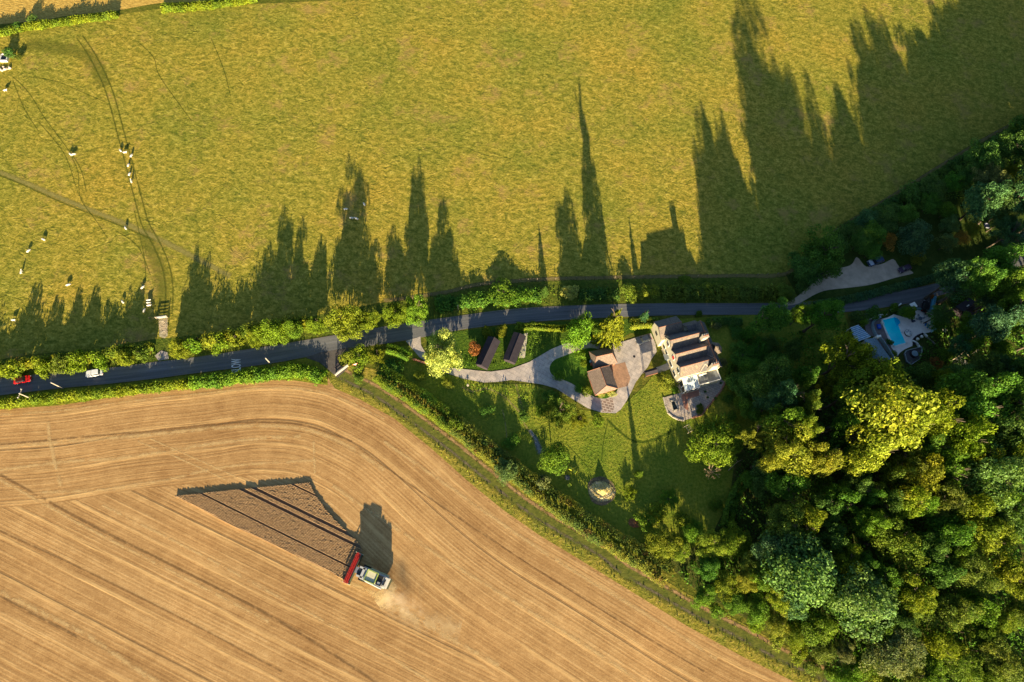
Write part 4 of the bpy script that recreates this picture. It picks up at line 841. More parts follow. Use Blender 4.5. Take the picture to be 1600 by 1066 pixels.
# patio furniture
def lounger(px, py, ang, label):
    p = P(px, py); rt = empty('sun_lounger', (p.x, p.y, .13), ang); m = MB(); m.box((-.2,0,.35), (1.3,.62,.08)); m.build('seat', WHITE, rt); m = MB(); m.box((.68,0,.52), (.65,.62,.07), tilt=-.6); m.build('backrest', WHITE, rt)
    for a in (-.75, .45):
        for b in (-.26, .26): m = MB(); m.box((a,b,.16), (.06,.06,.32)); m.build('leg', GREY, rt)
    m = MB(); m.box((-.2,0,.42), (1.25,.5,.07)); m.build('cushion', simple('blue_cushion', (.05,.16,.42), .9), rt) if 'blue' in label else None
    tag(rt, label, 'lounger', 'loungers by the pool')
lounger(*z5(1130,690), 1.2, 'blue cushioned lounger, upper one of the pair at the patio tip'); lounger(*z5(1185,740), 1.0, 'blue cushioned lounger, lower one of the pair at the patio tip')
p = P(*z5(1005,590)); rt = empty('patio_table', (p.x, p.y, .13)); m = MB(); m.tube((0,0,.68), (0,0,.74), .55, .55, 16); m.build('table_top', simple('slate_table', (.10,.13,.18), .4), rt); m = MB(); m.tube((0,0,0), (0,0,.68), .07, n=8); m.tube((0,0,0), (0,0,.05), .3, n=12); m.build('pedestal', GREY, rt); tag(rt, 'round slate patio table among four chairs', 'table')
def chair(px, py, ang, label):
    p = P(px, py); rt = empty('patio_chair', (p.x, p.y, .13), ang); m = MB(); m.box((0,0,.44), (.48,.48,.05)); m.build('seat', simple('grey_weave', (.25,.28,.32), .8), rt); m = MB(); m.box((-.24,0,.72), (.05,.46,.5)); m.build('backrest', GREY, rt)
    for a in (-.2,.2):
        for b in (-.2,.2): m = MB(); m.box((a,b,.21), (.04,.04,.42)); m.build('leg', GREY, rt)
    tag(rt, label, 'chair', 'chairs round the patio table')
for k, (a, lab) in enumerate(((.3,'grey patio chair on the right of the slate table'),(1.9,'grey patio chair above the slate table'),(3.4,'grey patio chair on the left of the slate table'),(5.0,'grey patio chair below the slate table'))):
    q = p+Vector((math.cos(a), math.sin(a), 0))*.95; x, y = Q((q.x, q.y, .13)); chair(x, y, a+math.pi, lab)
p = P(*z5(770,885)); rt = empty('round_daybed', (p.x, p.y, .13), .4); m = MB(); m.tube((0,0,0), (0,0,.35), .95, 1.0, 24); m.build('base', simple('dark_rattan', (.06,.05,.06), .8), rt); m = MB(); m.tube((0,0,.35), (0,0,.5), .92, .85, 24); m.build('mattress', WHITE, rt, True); m = MB(); [m.box((math.cos(a)*.55, math.sin(a)*.55, .57), (.4,.3,.14), a) for a in (.2,1.3,2.4,5.2)]; m.build('pillow', simple('grey_pillow', (.35,.36,.45), .9), rt)
tag(rt, 'round white daybed on the paving right of the pool', 'daybed')
p = P(*z5(1195,535)); rt = empty('barbecue_table', (p.x, p.y, .13), -.3); m = MB(); m.box((0,0,.75), (1.0,.8,.12)); m.build('table_top', BLACKM, rt); [MB().box((a,b,.35), (.08,.08,.7)).build('leg', BLACKM, rt) for a in (-.4,.4) for b in (-.3,.3)]; tag(rt, 'square black table near the top right of the patio', 'table')
p = P(*z5(1115,495)); rt = empty('round_grill', (p.x, p.y, .13)); m = MB(); m.tube((0,0,.5), (0,0,.75), .22, .34, 14); m.tube((0,0,.75), (0,0,.98), .34, .12, 14); m.build('bowl', BLACKM, rt, True); [MB().tube((.25*math.cos(a), .25*math.sin(a), 0), (.1*math.cos(a), .1*math.sin(a), .55), .03, n=5).build('leg', BLACKM, rt) for a in (0,2.1,4.2)]; tag(rt, 'round black grill beside the square black table', 'grill')
p = P(*z5(865,610)); rt = empty('tall_planter', (p.x, p.y, .13), .1); m = MB(); m.box((0,0,.4), (.6,1.3,.8), taper=1.1); m.build('box', simple('navy_planter', (.03,.04,.08), .5), rt); m = MB(); m.box((0,.1,.86), (.3,.7,.1)); m.build('pebbles', WHITE, rt); tag(rt, 'narrow dark planter with white top below the oval shrub', 'planter')
p = P(*z5(165,750)); rt = empty('blue_cover', (p.x, p.y, .12), .2); m = MB(); m.box((0,0,.3), (1.0,1.5,.6), taper=.85); m.build('sheet_cover', simple('royal_blue_tarpaulin', (.02,.08,.45), .6), rt, bevel=.08); m = MB(); m.box((0,0,.62), (1.06,.06,.03)); m.build('strap', GREY, rt); tag(rt, 'royal blue covered box left of the swimming pool', 'cover')
p = P(*z5(232,680)); m = MB(); [m.tube((math.cos(a)*.45, math.sin(a)*.45, .5), (math.cos(a+.7)*.45, math.sin(a+.7)*.45, .5), .06, n=6) for a in np.arange(0,6.28,.7)]; [m.tube((math.cos(a)*.45, math.sin(a)*.45, .12), (math.cos(a)*.45, math.sin(a)*.45, .5), .04, n=5) for a in (0,2.1,4.2)]; o = m.build('ring_stool', WHITE); o.location = (p.x, p.y, 0); tag(o, 'small white ring-shaped stool at the pool edge', 'stool')
p = P(*z5(890,300), 2.0); rt = empty('white_awning', (p.x, p.y, 0), .55); m = MB(); m.box((0,0,2.2), (1.7,1.5,.12)); m.build('cloth', WHITE, rt); [MB().box((a,b,1.1), (.08,.08,2.2)).build('leg', GREY, rt) for a in (-.75,.75) for b in (-.65,.65)]; tag(rt, 'square white awning behind the oval green shrub', 'awning')
p = P(*z5(1500,815)); rt = empty('garden_bench', (p.x, p.y, .03), -.75); m = MB(); [m.box((0, b, .42), (1.9,.12,.05)) for b in (-.2,-.05,.1)]; m.build('seat', WHITE, rt); m = MB(); m.box((0,.28,.7), (1.9,.06,.12)); m.box((0,.28,.9), (1.9,.06,.1)); m.build('backrest', WHITE, rt); [MB().box((a,b,.2), (.08,.08,.4)).build('leg', WHITE, rt) for a in (-.85,.85) for b in (-.2,.2)]; tag(rt, 'white slatted garden bench on the grass right of the patio', 'bench')
for i, (x, y) in enumerate((z5(1050,960), z5(965,1010))):
    p = P(x, y); m = MB(); m.tube((0,0,0), (0,0,.5), .32, .45, 12); m.tube((0,0,.5), (0,0,.75), .42, .2, 12); o = m.build('stone_urn', WHITE, None, True); o.location = (p.x, p.y, .05); tag(o, ['white urn nearest the short white wall', 'white urn farther down the dark planter edge'][i], 'urn', 'urns by the planter')
# cabin in the wood, corner frame
def z8(x, y): return (1380+x/4.845, 400+y/4.845)
rt, cc, u, v, L, W = building('timber_cabin', 'dark roofed cabin with two skylights among the trees right of the pool', 'cabin', [z8(556,378), z8(650,338), z8(722,400), z8(628,480)], 2.6, 3.7, (0, 0), DARKW, DARKR, DARKW)
for (x, y, cm) in ((646,385, WHITE), (649,453, simple('sky_blue_pane', (.12,.28,.55), .15, .6))):
    p = P(*z8(x, y), 3.3); m = MB(); m.box((p.x, p.y, 3.38), (.9,.9,.14), HANG+.35); at_local(m.build('skylight', cm), rt)
g = ground([z8(552,772), z8(614,722), z8(688,795)], 2.4); c = (g[0]+g[2])/2; rt = empty('corner_frame', (c.x, c.y, 0)); m = MB(); m.path([g[0], g[1], g[2]], .15, 4); at_local(m.build('beam', TIMB), rt)
[at_local(MB().box((q.x, q.y, 1.2), (.15,.15,2.4)).build('post', TIMB), rt) for q in g]; m = MB(); gf = [Vector((q.x, q.y, 0)) for q in g]; m.prism(gf+[gf[2]+(gf[0]-gf[1])], .05, .2); at_local(m.build('deck', simple('grey_decking', (.22,.20,.20), .9)), rt); tag(rt, 'open L-shaped wooden frame over grey decking in the wood', 'arbour')
p = P(*z8(690,730)); m = MB(); [m.box((p.x, p.y+k*.0, .4+.12*k), (2.6-.1*k,.5,.1), .75) for k in range(3)]; m.box((p.x,p.y,.2),(2.2,.4,.38),.75); tag(m.build('plank_stack', TIMB), 'stack of grey planks beside the wooden corner frame', 'planks')
# ------------------------------------------------------------------ cars
def paint(name, c, rough=.3): return simple(name, c, rough, .4, .03)
def rrect(L, W, r, n=4, nose=.0):
    out = []
    for cx, cy, a0 in ((L/2-r, W/2-r, 0), (-L/2+r, W/2-r, 90), (-L/2+r, -W/2+r, 180), (L/2-r, -W/2+r, 270)):
        for i in range(n+1): a = math.radians(a0+90*i/n); out.append((cx+r*math.cos(a), cy+r*math.sin(a)))
    return out
def loft(levels):
    m = MB(); n = len(levels[0][0])
    vs = []; fs = []
    for pts, z in levels: vs += [(x, y, z) for x, y in pts]
    for k in range(len(levels)-1):
        for i in range(n): fs.append((k*n+i, k*n+(i+1)%n, (k+1)*n+(i+1)%n, (k+1)*n+i))
    fs.append(tuple(range(n-1, -1, -1))); fs.append(tuple(range((len(levels)-1)*n, len(levels)*n))); return m.add(vs, fs)
def sh(pts, dx): return [(x+dx, y) for x, y in pts]
def car(rear, front, label, col, L=4.3, W=1.78, hgt=1.45, roof=None, bonnet=None, z=.085, glassroof=False, kind='hatch'):
    a = P(*rear); b = P(*front); c = (a+b)/2; ang = math.atan2(b.y-a.y, b.x-a.x)
    rt = empty('parked_car' if 'road' not in label else 'car', (c.x, c.y, z), ang); pm = paint('car_paint', col)
    loft([(rrect(L-.2, W-.12, .4), .22), (rrect(L, W, .45), .45), (rrect(L-.06, W, .45), .68), (rrect(L-.35, W-.16, .42), .90)]).build('body', pm, rt)
    cl = L*.56; cx = -L*.08
    loft([(sh(rrect(cl, W-.22, .3), cx), .86), (sh(rrect(cl-.55, W-.42, .3), cx-.05), hgt-.08)]).build('windows', GLASS, rt)
    rm = paint('roof_paint', roof) if roof else pm
    loft([(sh(rrect(cl-.62, W-.46, .28), cx-.05), hgt-.10), (sh(rrect(cl-.72, W-.52, .28), cx-.05), hgt)]).build('roof', rm, rt)
    m = MB(); [m.box((cx+cl*.27, s*(W/2-.16), 1.12), (.06,.06,.5), tilt=-.5) for s in (-1, 1)]; m.build('window_pillar', pm, rt)
    m = MB(); [m.box((cx+cl*.33, s*(W/2+.06), .95), (.14,.2,.12)) for s in (-1, 1)]; m.build('mirror', pm, rt)
    if bonnet: loft([(sh(rrect(L*.24, W-.30, .2), L*.33), .89), (sh(rrect(L*.22, W-.36, .2), L*.33), .93)]).build('bonnet', paint('bonnet_reflection', bonnet), rt)
    for x in (L*.31, -L*.31):
        for s in (-1, 1):
            m = MB(); m.tube((x, s*(W/2-.2), .33), (x, s*(W/2+.02), .33), .33, n=16); wh = m.build('wheel', RUBBER, rt); m = MB(); m.tube((x, s*(W/2+.02), .33), (x, s*(W/2+.035), .33), .2, n=12); m.build('rim', GREY, wh)
    for s in (-1, 1):
        m = MB(); m.box((L/2-.12, s*(W/2-.35), .66), (.16,.36,.15)); m.build('headlight', simple('lamp_lens', (.8,.8,.8), .1, .6), rt)
        m = MB(); m.box((-L/2+.08, s*(W/2-.3), .70), (.10,.30,.15)); m.build('tail_light', simple('red_lens', (.4,.02,.02), .2, .5), rt)
    return tag(rt, label, 'car')
car((24.5,596.8), (51,592.3), 'bright red car on the shaded road near the left edge', (.55,.012,.015), L=4.2, roof=(.05,.01,.012))
car((163.5,582), (136.5,586.5), 'silver hatchback on the road right of the red car', (.62,.64,.66), L=4.25)
car((1017,527), (992.5,537), 'black car parked on the driveway beside the cream house', (.03,.04,.06), L=4.4, z=.115)
car((1380,404.5), (1352.5,415), 'blue car with pale reflecting bonnet parked at the gravel yard edge', (.02,.05,.13), L=5.1, W=2.0, hgt=1.7, z=.10, bonnet=(.55,.62,.75))  # bonnet reflection put in as a pale colour
car((1421.5,417.5), (1401.5,425.5), 'small dark purple car at the right end of the gravel yard', (.05,.025,.06), L=4.1, W=1.7, z=.10)
car((1441,488), (1445,473), 'black car tucked between the pool patio and the turquoise fence', (.012,.008,.012), L=3.7, W=1.7, z=.126, roof=(.01,.01,.012))
car((1603,369), (1584,377), 'dark red car half hidden by conifer branches at the right edge', (.10,.02,.05), L=4.3, z=.04, roof=(.02,.03,.12))
struct(ribbon('drive_track', [(1570,385),(1590,376),(1640,362)], 5, .042, simple('dark_tarmac', (.05,.05,.055), .9)))
# SLOW painted on the carriageway
cu = bpy.data.curves.new('slow', 'FONT'); cu.body = 'SLOW'; cu.size = 1.0; cu.offset = .012; to = bpy.data.objects.new('tmp', cu); COL.objects.link(to); bpy.context.view_layer.update()
me = bpy.data.meshes.new_from_object(to.evaluated_get(bpy.context.evaluated_depsgraph_get())); bpy.data.objects.remove(to)
co = np.array([v.co[:] for v in me.vertices]); mn = co.min(0); mx = co.max(0)
pa = P(362, 561.5); pb = P(376.5, 560); pdn = P(362, 583)
ux = (pa-pdn); uy = (P(361.5,566)-P(376.5,564.5))      # reading direction, letter-up direction
org = pdn+(P(376.5,560)-P(362,561.5))
vs = [org+ux*((x-mn[0])/(mx[0]-mn[0]))+uy*((y-mn[1])/(mx[1]-mn[1])) for x, y, zc in co]
me2 = bpy.data.meshes.new('road_lettering'); me2.from_pydata([(q.x, q.y, .092) for q in vs], [], [tuple(p.vertices) for p in me.polygons]); me2.update()
o = link('road_lettering', me2, simple('worn_white_road_paint', (.66,.67,.68), .8, .2, .3, 2)); struct(o)
# ------------------------------------------------------------------ poles, signs, gates, fences
WOODP = simple('pale_pole_wood', (.42,.37,.30), .85, .15, .1)
def pole(bpx, tpx, h, label, r=.12, arm=False):
    b = P(*bpx); t = P(*bpx); rt = empty('utility_pole', (b.x, b.y, 0)); m = MB(); m.tube((0,0,0), (0,0,h), r*1.2, r, 8); m.build('pole', WOODP, rt)
    if arm:
        m = MB(); m.box((0,0,h-.25), (.12,2.4,.14), -.05); m.build('crossarm', WOODP, rt); m = MB(); [m.tube((0,k,h-.18), (0,k,h+.12), .07, .05, 6) for k in (-1.1,0,1.1)]; m.build('insulator', WHITE, rt)
    else:
        m = MB(); m.tube((0,0,h), (0,0,h+.08), r*1.25, r*1.1, 8); m.build('cap', GREY, rt)
    tag(rt, label, 'pole')
pole((51.6,624), None, 5.5, 'utility pole with crossarm in the hedge below the red car', .13, True)
pole((98.5,607), None, 5.2, 'plain pale pole leaning over the road between the two cars', .13)
pole((423,568.5), None, 4.6, 'plain pale pole right of the road lettering', .12)
pole((716,484), None, 3.0, 'short thin grey post in the hedge above the road bend', .06)
# triangular give-way sign seen from behind/above on its post
b = P(558, 575); rt = empty('road_sign', (b.x, b.y, 0), math.radians(115)); m = MB(); m.tube((0,0,0), (0,0,3.3), .05, n=8); m.build('post', GREY, rt)
m = MB(); m.add([(0,-.55,3.35), (0,.55,3.35), (0,0,2.4), (.03,-.55,3.35), (.03,.55,3.35), (.03,0,2.4)], [(0,1,2), (5,4,3), (0,3,4,1), (1,4,5,2), (2,5,3,0)]); pl = m.build('plate', WHITE, rt)
m = MB(); q = [(-.035,-.66,3.42), (-.035,.66,3.42), (-.035,0,2.28)]; 
for i in range(3): a_, b_ = Vector(q[i]), Vector(q[(i+1)%3]); m.tube(a_, b_, .05, n=4)
m.build('red_border', simple('sign_red', (.5,.02,.02), .4), pl); tag(rt, 'triangular white road sign on a post in the bush by the lane gate', 'sign')
def bargate(a, b, label, mat, hgt=1.15, bars=5, name='field_gate', thick=.05, posts=True):
    A = P(*a); B = P(*b); d = B-A; L = d.length; rt = empty(name, (A.x, A.y, 0), math.atan2(d.y, d.x))
    m = MB()
    for i in range(bars): m.box((L/2, 0, .2+(hgt-.25)*i/(bars-1)), (L-.2, thick, .09))
    for x in (.12, L/2, L-.12): m.box((x, .01, hgt*.5+.1), (.08, thick+.03, hgt-.05))
    m.box((L/2,0,hgt+.02), (L-.15, thick*3.2, .08)); m.build('bars', mat, rt)
    for x in (-.1, L+.1): m = MB(); m.box((x,0,.7), (.2,.2,1.4)); m.build('post', TIMB, rt)
    return tag(rt, label, 'gate')
bargate((525.5,587), (543.5,573), 'white barred gate across the farm lane', simple('gate_white', (.55,.53,.48), .7), name='lane_gate', thick=.09)
bargate((246.5,498.5), (262,496.5), 'pale field gate at the end of the stony path', simple('galvanised_gate', (.42,.42,.40), .6), thick=.09)
FPOST = simple('weathered_fence_post', (.16,.13,.10), .9)
def fence(label, pxs, h=1.15, step=3.0, name='post_fence', mat=TIMB, wires=3, rail=False):
    c = [(p.x, p.y) for p in ground(pxs)]; s = spline(c, .5); rt = empty(name, (s[0].x, s[0].y, 0)); pts = [s[0]]; acc = 0
    for i in range(1, len(s)):
        acc += (s[i]-s[i-1]).length
        if acc >= step: pts.append(s[i]); acc = 0
    pts = pts[:98]
    for p in pts: m = MB(); m.box((p.x, p.y, h/2), (.12,.12,h)); at_local(m.build('post', FPOST if mat is TIMB else mat), rt)
    m = MB()
    for k in range(wires):
        z = h*(.35+.6*k/max(1, wires-1))
        for a, b in zip(pts[:-1], pts[1:]): m.tube((a.x, a.y, z), (b.x, b.y, z), .05 if rail else .008, n=4)
    at_local(m.build('rail' if rail else 'wire', mat if rail else simple('rusty_wire', (.08,.06,.05), .7)), rt); return tag(rt, label, 'fence')
fence('wire stock fence on the bank between pasture and wooded garden', [(1640,160),(1596,186),(1545,213),(1493,244),(1400,302),(1310,357),(1285,375)], step=3.2)
fence('wire fence along the top of the roadside bushes', [(1228,428),(1150,432),(1050,433),(950,435),(860,437),(780,442),(700,457),(640,467),(600,471)], step=2.5)
fence('wire fence left of the field gate path', [(235,498.5),(245,498.5)], step=1.2, wires=4); fence('timber rail beside the stony gateway path', [(262.5,499),(262.5,512),(262,526)], step=1.6, rail=True, wires=2)
fence('dark rail fence at the corner of the lane mouth', [(527,552),(528,562),(529,572),(524,577)], step=1.2, rail=True, mat=DARKW, wires=2)
# stony gateway path
struct(sheet('gateway_path', [(248,499),(261,498),(262,525),(257,529),(249,526)], .040, m_grass('gateway_stones', (.20,.16,.10), (.42,.34,.25), (.62,.52,.42), 1.2, .8), False))
struct(sheet('gateway_apron', [(242,556),(252,548),(262,551),(264,561),(248,564)], .100, simple('apron_gravel', (.30,.27,.25), .95, .1, .3, 1), False))
# feed trough with stones, top left
p = P(8.5, 92); rt = empty('water_trough', (p.x, p.y, 0), .15); m = MB(); [m.box(q, d) for q, d in (((-.95,0,.4),(.3,2.6,.8)), ((.95,0,.4),(.3,2.6,.8)), ((0,-1.2,.4),(2.2,.3,.8)), ((0,1.2,.4),(2.2,.3,.8)))]; m.build('rim', simple('galvanised_rim', (.6,.6,.58), .5), rt); m = MB(); m.box((0,0,.25), (1.7,2.2,.5)); m.build('water', simple('trough_water', (.02,.02,.02), .1, .5), rt); tag(rt, 'pale rimmed square water trough at the left edge of the pasture', 'trough')
rg = random.Random(5)
for i in range(7):
    p = P(1+i*2.4, 108+rg.uniform(-3, 3)); s = rg.uniform(.4, .8); m = MB(); m.box((0,0,s*.3), (s*1.4,s,s*.7), taper=.7); o = m.build('stone_block', simple('pale_stone', (.55,.48,.40), .95), None, bevel=.1); o.location = (p.x, p.y, 0); o.rotation_euler = (0,0,rg.uniform(0,3)); tag(o, 'pale stone block below the water trough, '+['leftmost','second from left','third from left','middle','third from right','second from right','rightmost'][i]+' of the row', 'stone', 'stones below the water trough')
# wood cart beside yard, ring
p = P(1281, 433); rt = empty('log_trailer', (p.x, p.y, .1), .35); m = MB(); m.box((0,0,.7), (2.6,1.3,.5)); m.build('bed', DARKW, rt); m = MB(); m.tube((.2,-.4,1.0), (3.0,.4,.5), .06, n=5); m.tube((-1.3,.5,1.1), (1.2,.9,1.0), .09, n=5); m.build('pole', TIMB, rt)
for s in (-1, 1): m = MB(); m.tube((0,s*.68,.35), (0,s*.8,.35), .35, n=14); m.build('wheel', RUBBER, rt)
tag(rt, 'dark trailer carrying pale poles at the left end of the gravel yard', 'trailer')
m = MB(); [m.tube((math.cos(a)*.75, math.sin(a)*.75, .3), (math.cos(a+.42)*.75, math.sin(a+.42)*.75, .3), .16, n=6) for a in np.arange(0, 6.28, .42)]; m.tube((0,0,0),(0,0,.1),.7,n=16); o = m.build('fire_ring', simple('blue_grey_steel', (.22,.24,.34), .5)); p = P(1541.3, 353.5); o.location = (p.x, p.y, .04); tag(o, 'small round metal fire ring on the upper right lawn', 'fire ring')
# wooden bench frame near terrace, garden seats, heaps
p = P(1073, 672); rt = empty('garden_arch', (p.x, p.y, .03), .6); [MB().box((a, b, 1.0), (.08,.08,2.0)).build('post', TIMB, rt) for a in (-.5,.5) for b in (-.9,.9)]; m = MB(); [m.box((0, b, 2.03), (1.2,.07,.07)) for b in (-.9,-.3,.3,.9)]; [m.box((a,0,1.97), (.07,1.9,.07)) for a in (-.5,.5)]; m.build('slats', TIMB, rt); tag(rt, 'small grey wooden arch frame on the lawn below the terrace', 'arch')
def heap(px, py, rx, ry, h, label, mat, col, leafk, n, seed):
    p = P(px, py); rg = np.random.default_rng(seed); rt = empty('heap', (p.x, p.y, 0), .0); m = MB(); k = 18; vs = [(0,0,h)]; fs = []
    for j, (f, z) in enumerate(((.3,.62),(.62,.28),(1.0,0))):
        for i in range(k): a = 6.283*i/k; w_ = 1+rg.uniform(-.1,.1); vs.append((math.cos(a)*rx*f*w_, math.sin(a)*ry*f*w_, z*h*(1+rg.uniform(-.1,.1))))
    fs = [(0, 1+i, 1+(i+1)%k) for i in range(k)]
    for j in range(2): fs += [(1+j*k+i, 1+(j+1)*k+i, 1+(j+1)*k+(i+1)%k, 1+j*k+(i+1)%k) for i in range(k)]
    m.add(vs, fs); m.build('mound', mat, rt, True)
    v = sph(n, rg); v[:, 2] = np.abs(v[:, 2]); q = rg.random((n,1))**.6; ang = rg.uniform(0,6.283,(n,1)); C = np.hstack([np.cos(ang)*rx*q, np.sin(ang)*ry*q, h*(1-q)**1.35+.05]); v = np.hstack([np.cos(ang)*.4, np.sin(ang)*.4, np.ones((n,1))])
    me = leafmesh('loose_stalks', C, v+rg.normal(size=v.shape)*.6, .45*rg.uniform(.5,1.5,n), rg.random(n), rg, .2); me.materials.append(FOL); o = link('loose_stalks', me, None, rt); o.color = col+(1,)
    return tag(rt, label, 'heap')
heap(940, 768, 3.2, 2.5, 1.9, 'pale straw heap on the lower lawn', simple('straw', (.60,.47,.27), 1, .05, .2, 2, .6), (.68,.54,.32), 0, 2600, 3)
heap(992, 817, 1.7, 1.2, .8, 'small rusty brown heap of cuttings below the straw heap', simple('rusty_cuttings', (.30,.14,.08), 1, .05, .3, 2, .6), (.36,.15,.09), 0, 500, 4)
struct(sheet('straw_ring', [(919,765),(922,750),(938,745),(955,752),(962,768),(957,782),(940,790),(925,783)], .050, m_grass('scattered_straw', (.10,.075,.05), (.18,.13,.085), (.34,.26,.16), 1.5, .5), True, .1, .8))
# curved marks, stream bed, rockery on the lawn
ARC = m_ribbon('mown_arc', (.035,.075,.012), (.07,.11,.016), 1.0, .9, .7)
struct(ribbon('lawn_arc', [(948,655),(965,672),(985,687),(1005,691),(1030,684),(1055,670)], 1.1, .052, ARC))
struct(ribbon('lawn_line', [(949,662),(943,690),(940,720)], .4, .054, ARC)); struct(ribbon('lawn_line', [(886,695),(905,715),(922,735)], .4, .055, ARC)); struct(ribbon('lawn_line', [(955,750),(980,785)], .4, .056, ARC))
DP = m_ribbon('worn_garden_path', (.18,.17,.05), (.36,.31,.12), 1.2, 1.0, .8, cut=.38)
struct(ribbon('worn_path', [(722,605),(740,612),(760,607),(785,618),(800,632),(812,645),(820,664),(832,682)], .8, .057, DP)); struct(ribbon('worn_path', [(806,600),(812,625),(817,640)], .9, .058, DP)); struct(ribbon('worn_path', [(785,640),(790,665),(792,690)], .5, .059, DP))
struct(ribbon('pebble_stream', [(828,672),(836,685),(841,698),(846,708)], (1.0,2.6), .060, m_ribbon('grey_pebbles', (.08,.09,.10), (.36,.38,.41), 2.2, 1.0, .9, .6)))
p = P(758, 605); 
for i, (x, y, lab) in enumerate(((731,603,'white garden ornament in the flower bed below the driveway'),)):
    p = P(x, y); m = MB(); m.tube((0,0,0), (0,0,.6), .10, n=8); m.tube((0,0,.6), (0,0,.75), .32, .28, 12); m.tube((0,0,0), (0,0,.1), .25, n=10); o = m.build('bird_bath', STONE); o.location = (p.x, p.y, .03); tag(o, 'white bird bath in the flower bed below the driveway', 'bird bath')
for i, (x, y, lab) in enumerate(((880,740,'square yellow garden chair, left one of the group under the round tree'),(891,733,'yellow garden chair uppermost in the group under the round tree'),(898,738,'yellow garden chair on the right of the group under the round tree'),(889,759,'yellow garden chair lowest in the group under the round tree'))):
    p = P(x, y); rt = empty('garden_chair', (p.x, p.y, .03), i*1.3); ym = simple('lemon_yellow_plastic', (.62,.66,.05), .5, .3); m = MB(); m.box((0,0,.45), (.75,.75,.10)); m.build('seat', ym, rt); m = MB(); m.box((-.36,0,.75), (.08,.75,.6)); m.build('backrest', ym, rt)
    for a in (-.3,.3):
        for b in (-.3,.3): m = MB(); m.box((a,b,.2), (.07,.07,.42)); m.build('leg', ym, rt)
    tag(rt, lab, 'chair', 'yellow garden chairs')
p = P(886, 747); rt = empty('garden_table', (p.x, p.y, .03)); m = MB(); m.tube((0,0,.7), (0,0,.76), .65, n=16); m.build('table_top', simple('dark_table', (.04,.05,.06), .5), rt); [MB().box((a,b,.35), (.06,.06,.7)).build('leg', BLACKM, rt) for a in (-.35,.35) for b in (-.35,.35)]; tag(rt, 'dark round garden table among the yellow chairs', 'table')
p = P(1143.5, 395)
# dark pots by the outbuilding, drain cover
for i, (x, y, c_) in enumerate((z3(680,440)+((.25,.35,.40),), z3(692,472)+((.45,.12,.06),))):
    p = P(x, y); m = MB(); m.tube((0,0,0), (0,0,.9), .32, .36, 12); m.tube((0,0,.9), (0,0,1.0), .38, .3, 12); o = m.build('wheelie_bin', simple('bin_plastic', c_, .5)); o.location = (p.x, p.y, .12); tag(o, ['grey round bin beside the hipped outbuilding', 'orange round bin beside the hipped outbuilding'][i], 'bin')
p = P(*z3(1138,383)); m = MB(); m.tube((0,0,0), (0,0,.02), .35, n=14); m.tube((0,0,.02), (0,0,.035), .28, n=14); o = m.build('drain_cover', BLACKM); o.location = (p.x, p.y, .112); tag(o, 'small dark drain cover on the driveway beside the black car', 'drain cover')
# ------------------------------------------------------------------ combine harvester and standing crop
hd = P(550.4, 887.5, .8); tl = P(606.0, 912, 2.2); hv = Vector((hd.x-tl.x, hd.y-tl.y, 0)); ln = hv.length; hv.normalize(); cpos = Vector((hd.x, hd.y, 0))-hv*(ln*.56)
cb = empty('combine_harvester', (cpos.x, cpos.y, 0), math.atan2(hv.y, hv.x)); SX = ln/9.0
BODYM = simple('pale_grey_panel', (.40,.41,.41), .45, .4, .06); LIME = simple('lime_green_panel', (.33,.42,.08), .5, .3, .08); RED = simple('reel_red', (.40,.025,.02), .5, .3, .1); STRW = simple('grain', (.50,.48,.34), .9, .1, .1); DARKG = simple('dark_header_green', (.06,.07,.04), .7)
X = lambda x: x*SX
def cbx(name, mat, boxes, parent=cb, bevel=0, **k):
    m = MB(); [m.box((X(c[0]), c[1], c[2]), (d[0]*SX, d[1], d[2]), **k) for c, d in boxes]; return m.build(name, mat, parent, bevel=bevel)
cbx('body', BODYM, [((-.6,0,1.7), (6.0,2.9,2.0)), ((-3.4,0,1.8), (1.3,2.6,1.9))], bevel=.12)
cbx('side_panel', LIME, [((-.9,-1.49,1.5), (5.2,.06,.5)), ((-.9,1.49,1.5), (5.2,.06,.5))]); cbx('side_rail', simple('side_rail_paint', (.55,.60,.40), .6), [((-.4,-1.62,1.0), (6.2,.16,.25))])
cab = loft([([(X(x), y) for x, y in ((1.2,-1),(2.9,-.85),(3.1,0),(2.9,.85),(1.2,1))], 1.9), ([(X(x), y) for x, y in ((1.2,-1.1),(3.1,-1.0),(3.35,0),(3.1,1.0),(1.2,1.1))], 3.3)]).build('cab', GLASS, cb)
cbx('cab_roof', BODYM, [((2.0,0,3.45), (.55,2.3,.22)), ((1.35,0,3.42), (.35,2.3,.26)), ((2.1,1.0,3.44), (2.0,.4,.24)), ((2.1,-1.0,3.44), (2.0,.4,.24))], parent=cab)
cbx('grain_tank', simple('tank_side', (.70,.72,.50), .6), [((-.1,0,3.0), (2.5,2.5,.8))], bevel=.05)
tk = MB(); [tk.wall([(X(-1.35),-1.25), (X(1.15),-1.25), (X(1.15),1.25), (X(-1.35),1.25), (X(-1.35),-1.25)], .10, 3.3, 3.75)]; tk.build('tank_rim', LIME, cb); cbx('grain', STRW, [((-.1,0,3.45), (2.1,2.1,.12))])
cbx('engine_deck', BLACKM, [((-2.1,.1,2.95), (1.2,2.2,.5)), ((-2.0,-.7,3.2), (.5,.5,.4))], bevel=.04); cbx('air_filter', GREY, [((-2.15,.7,3.3), (.7,.6,.35)), ((-2.6,-.6,3.0), (.35,1.0,.3))], bevel=.06)
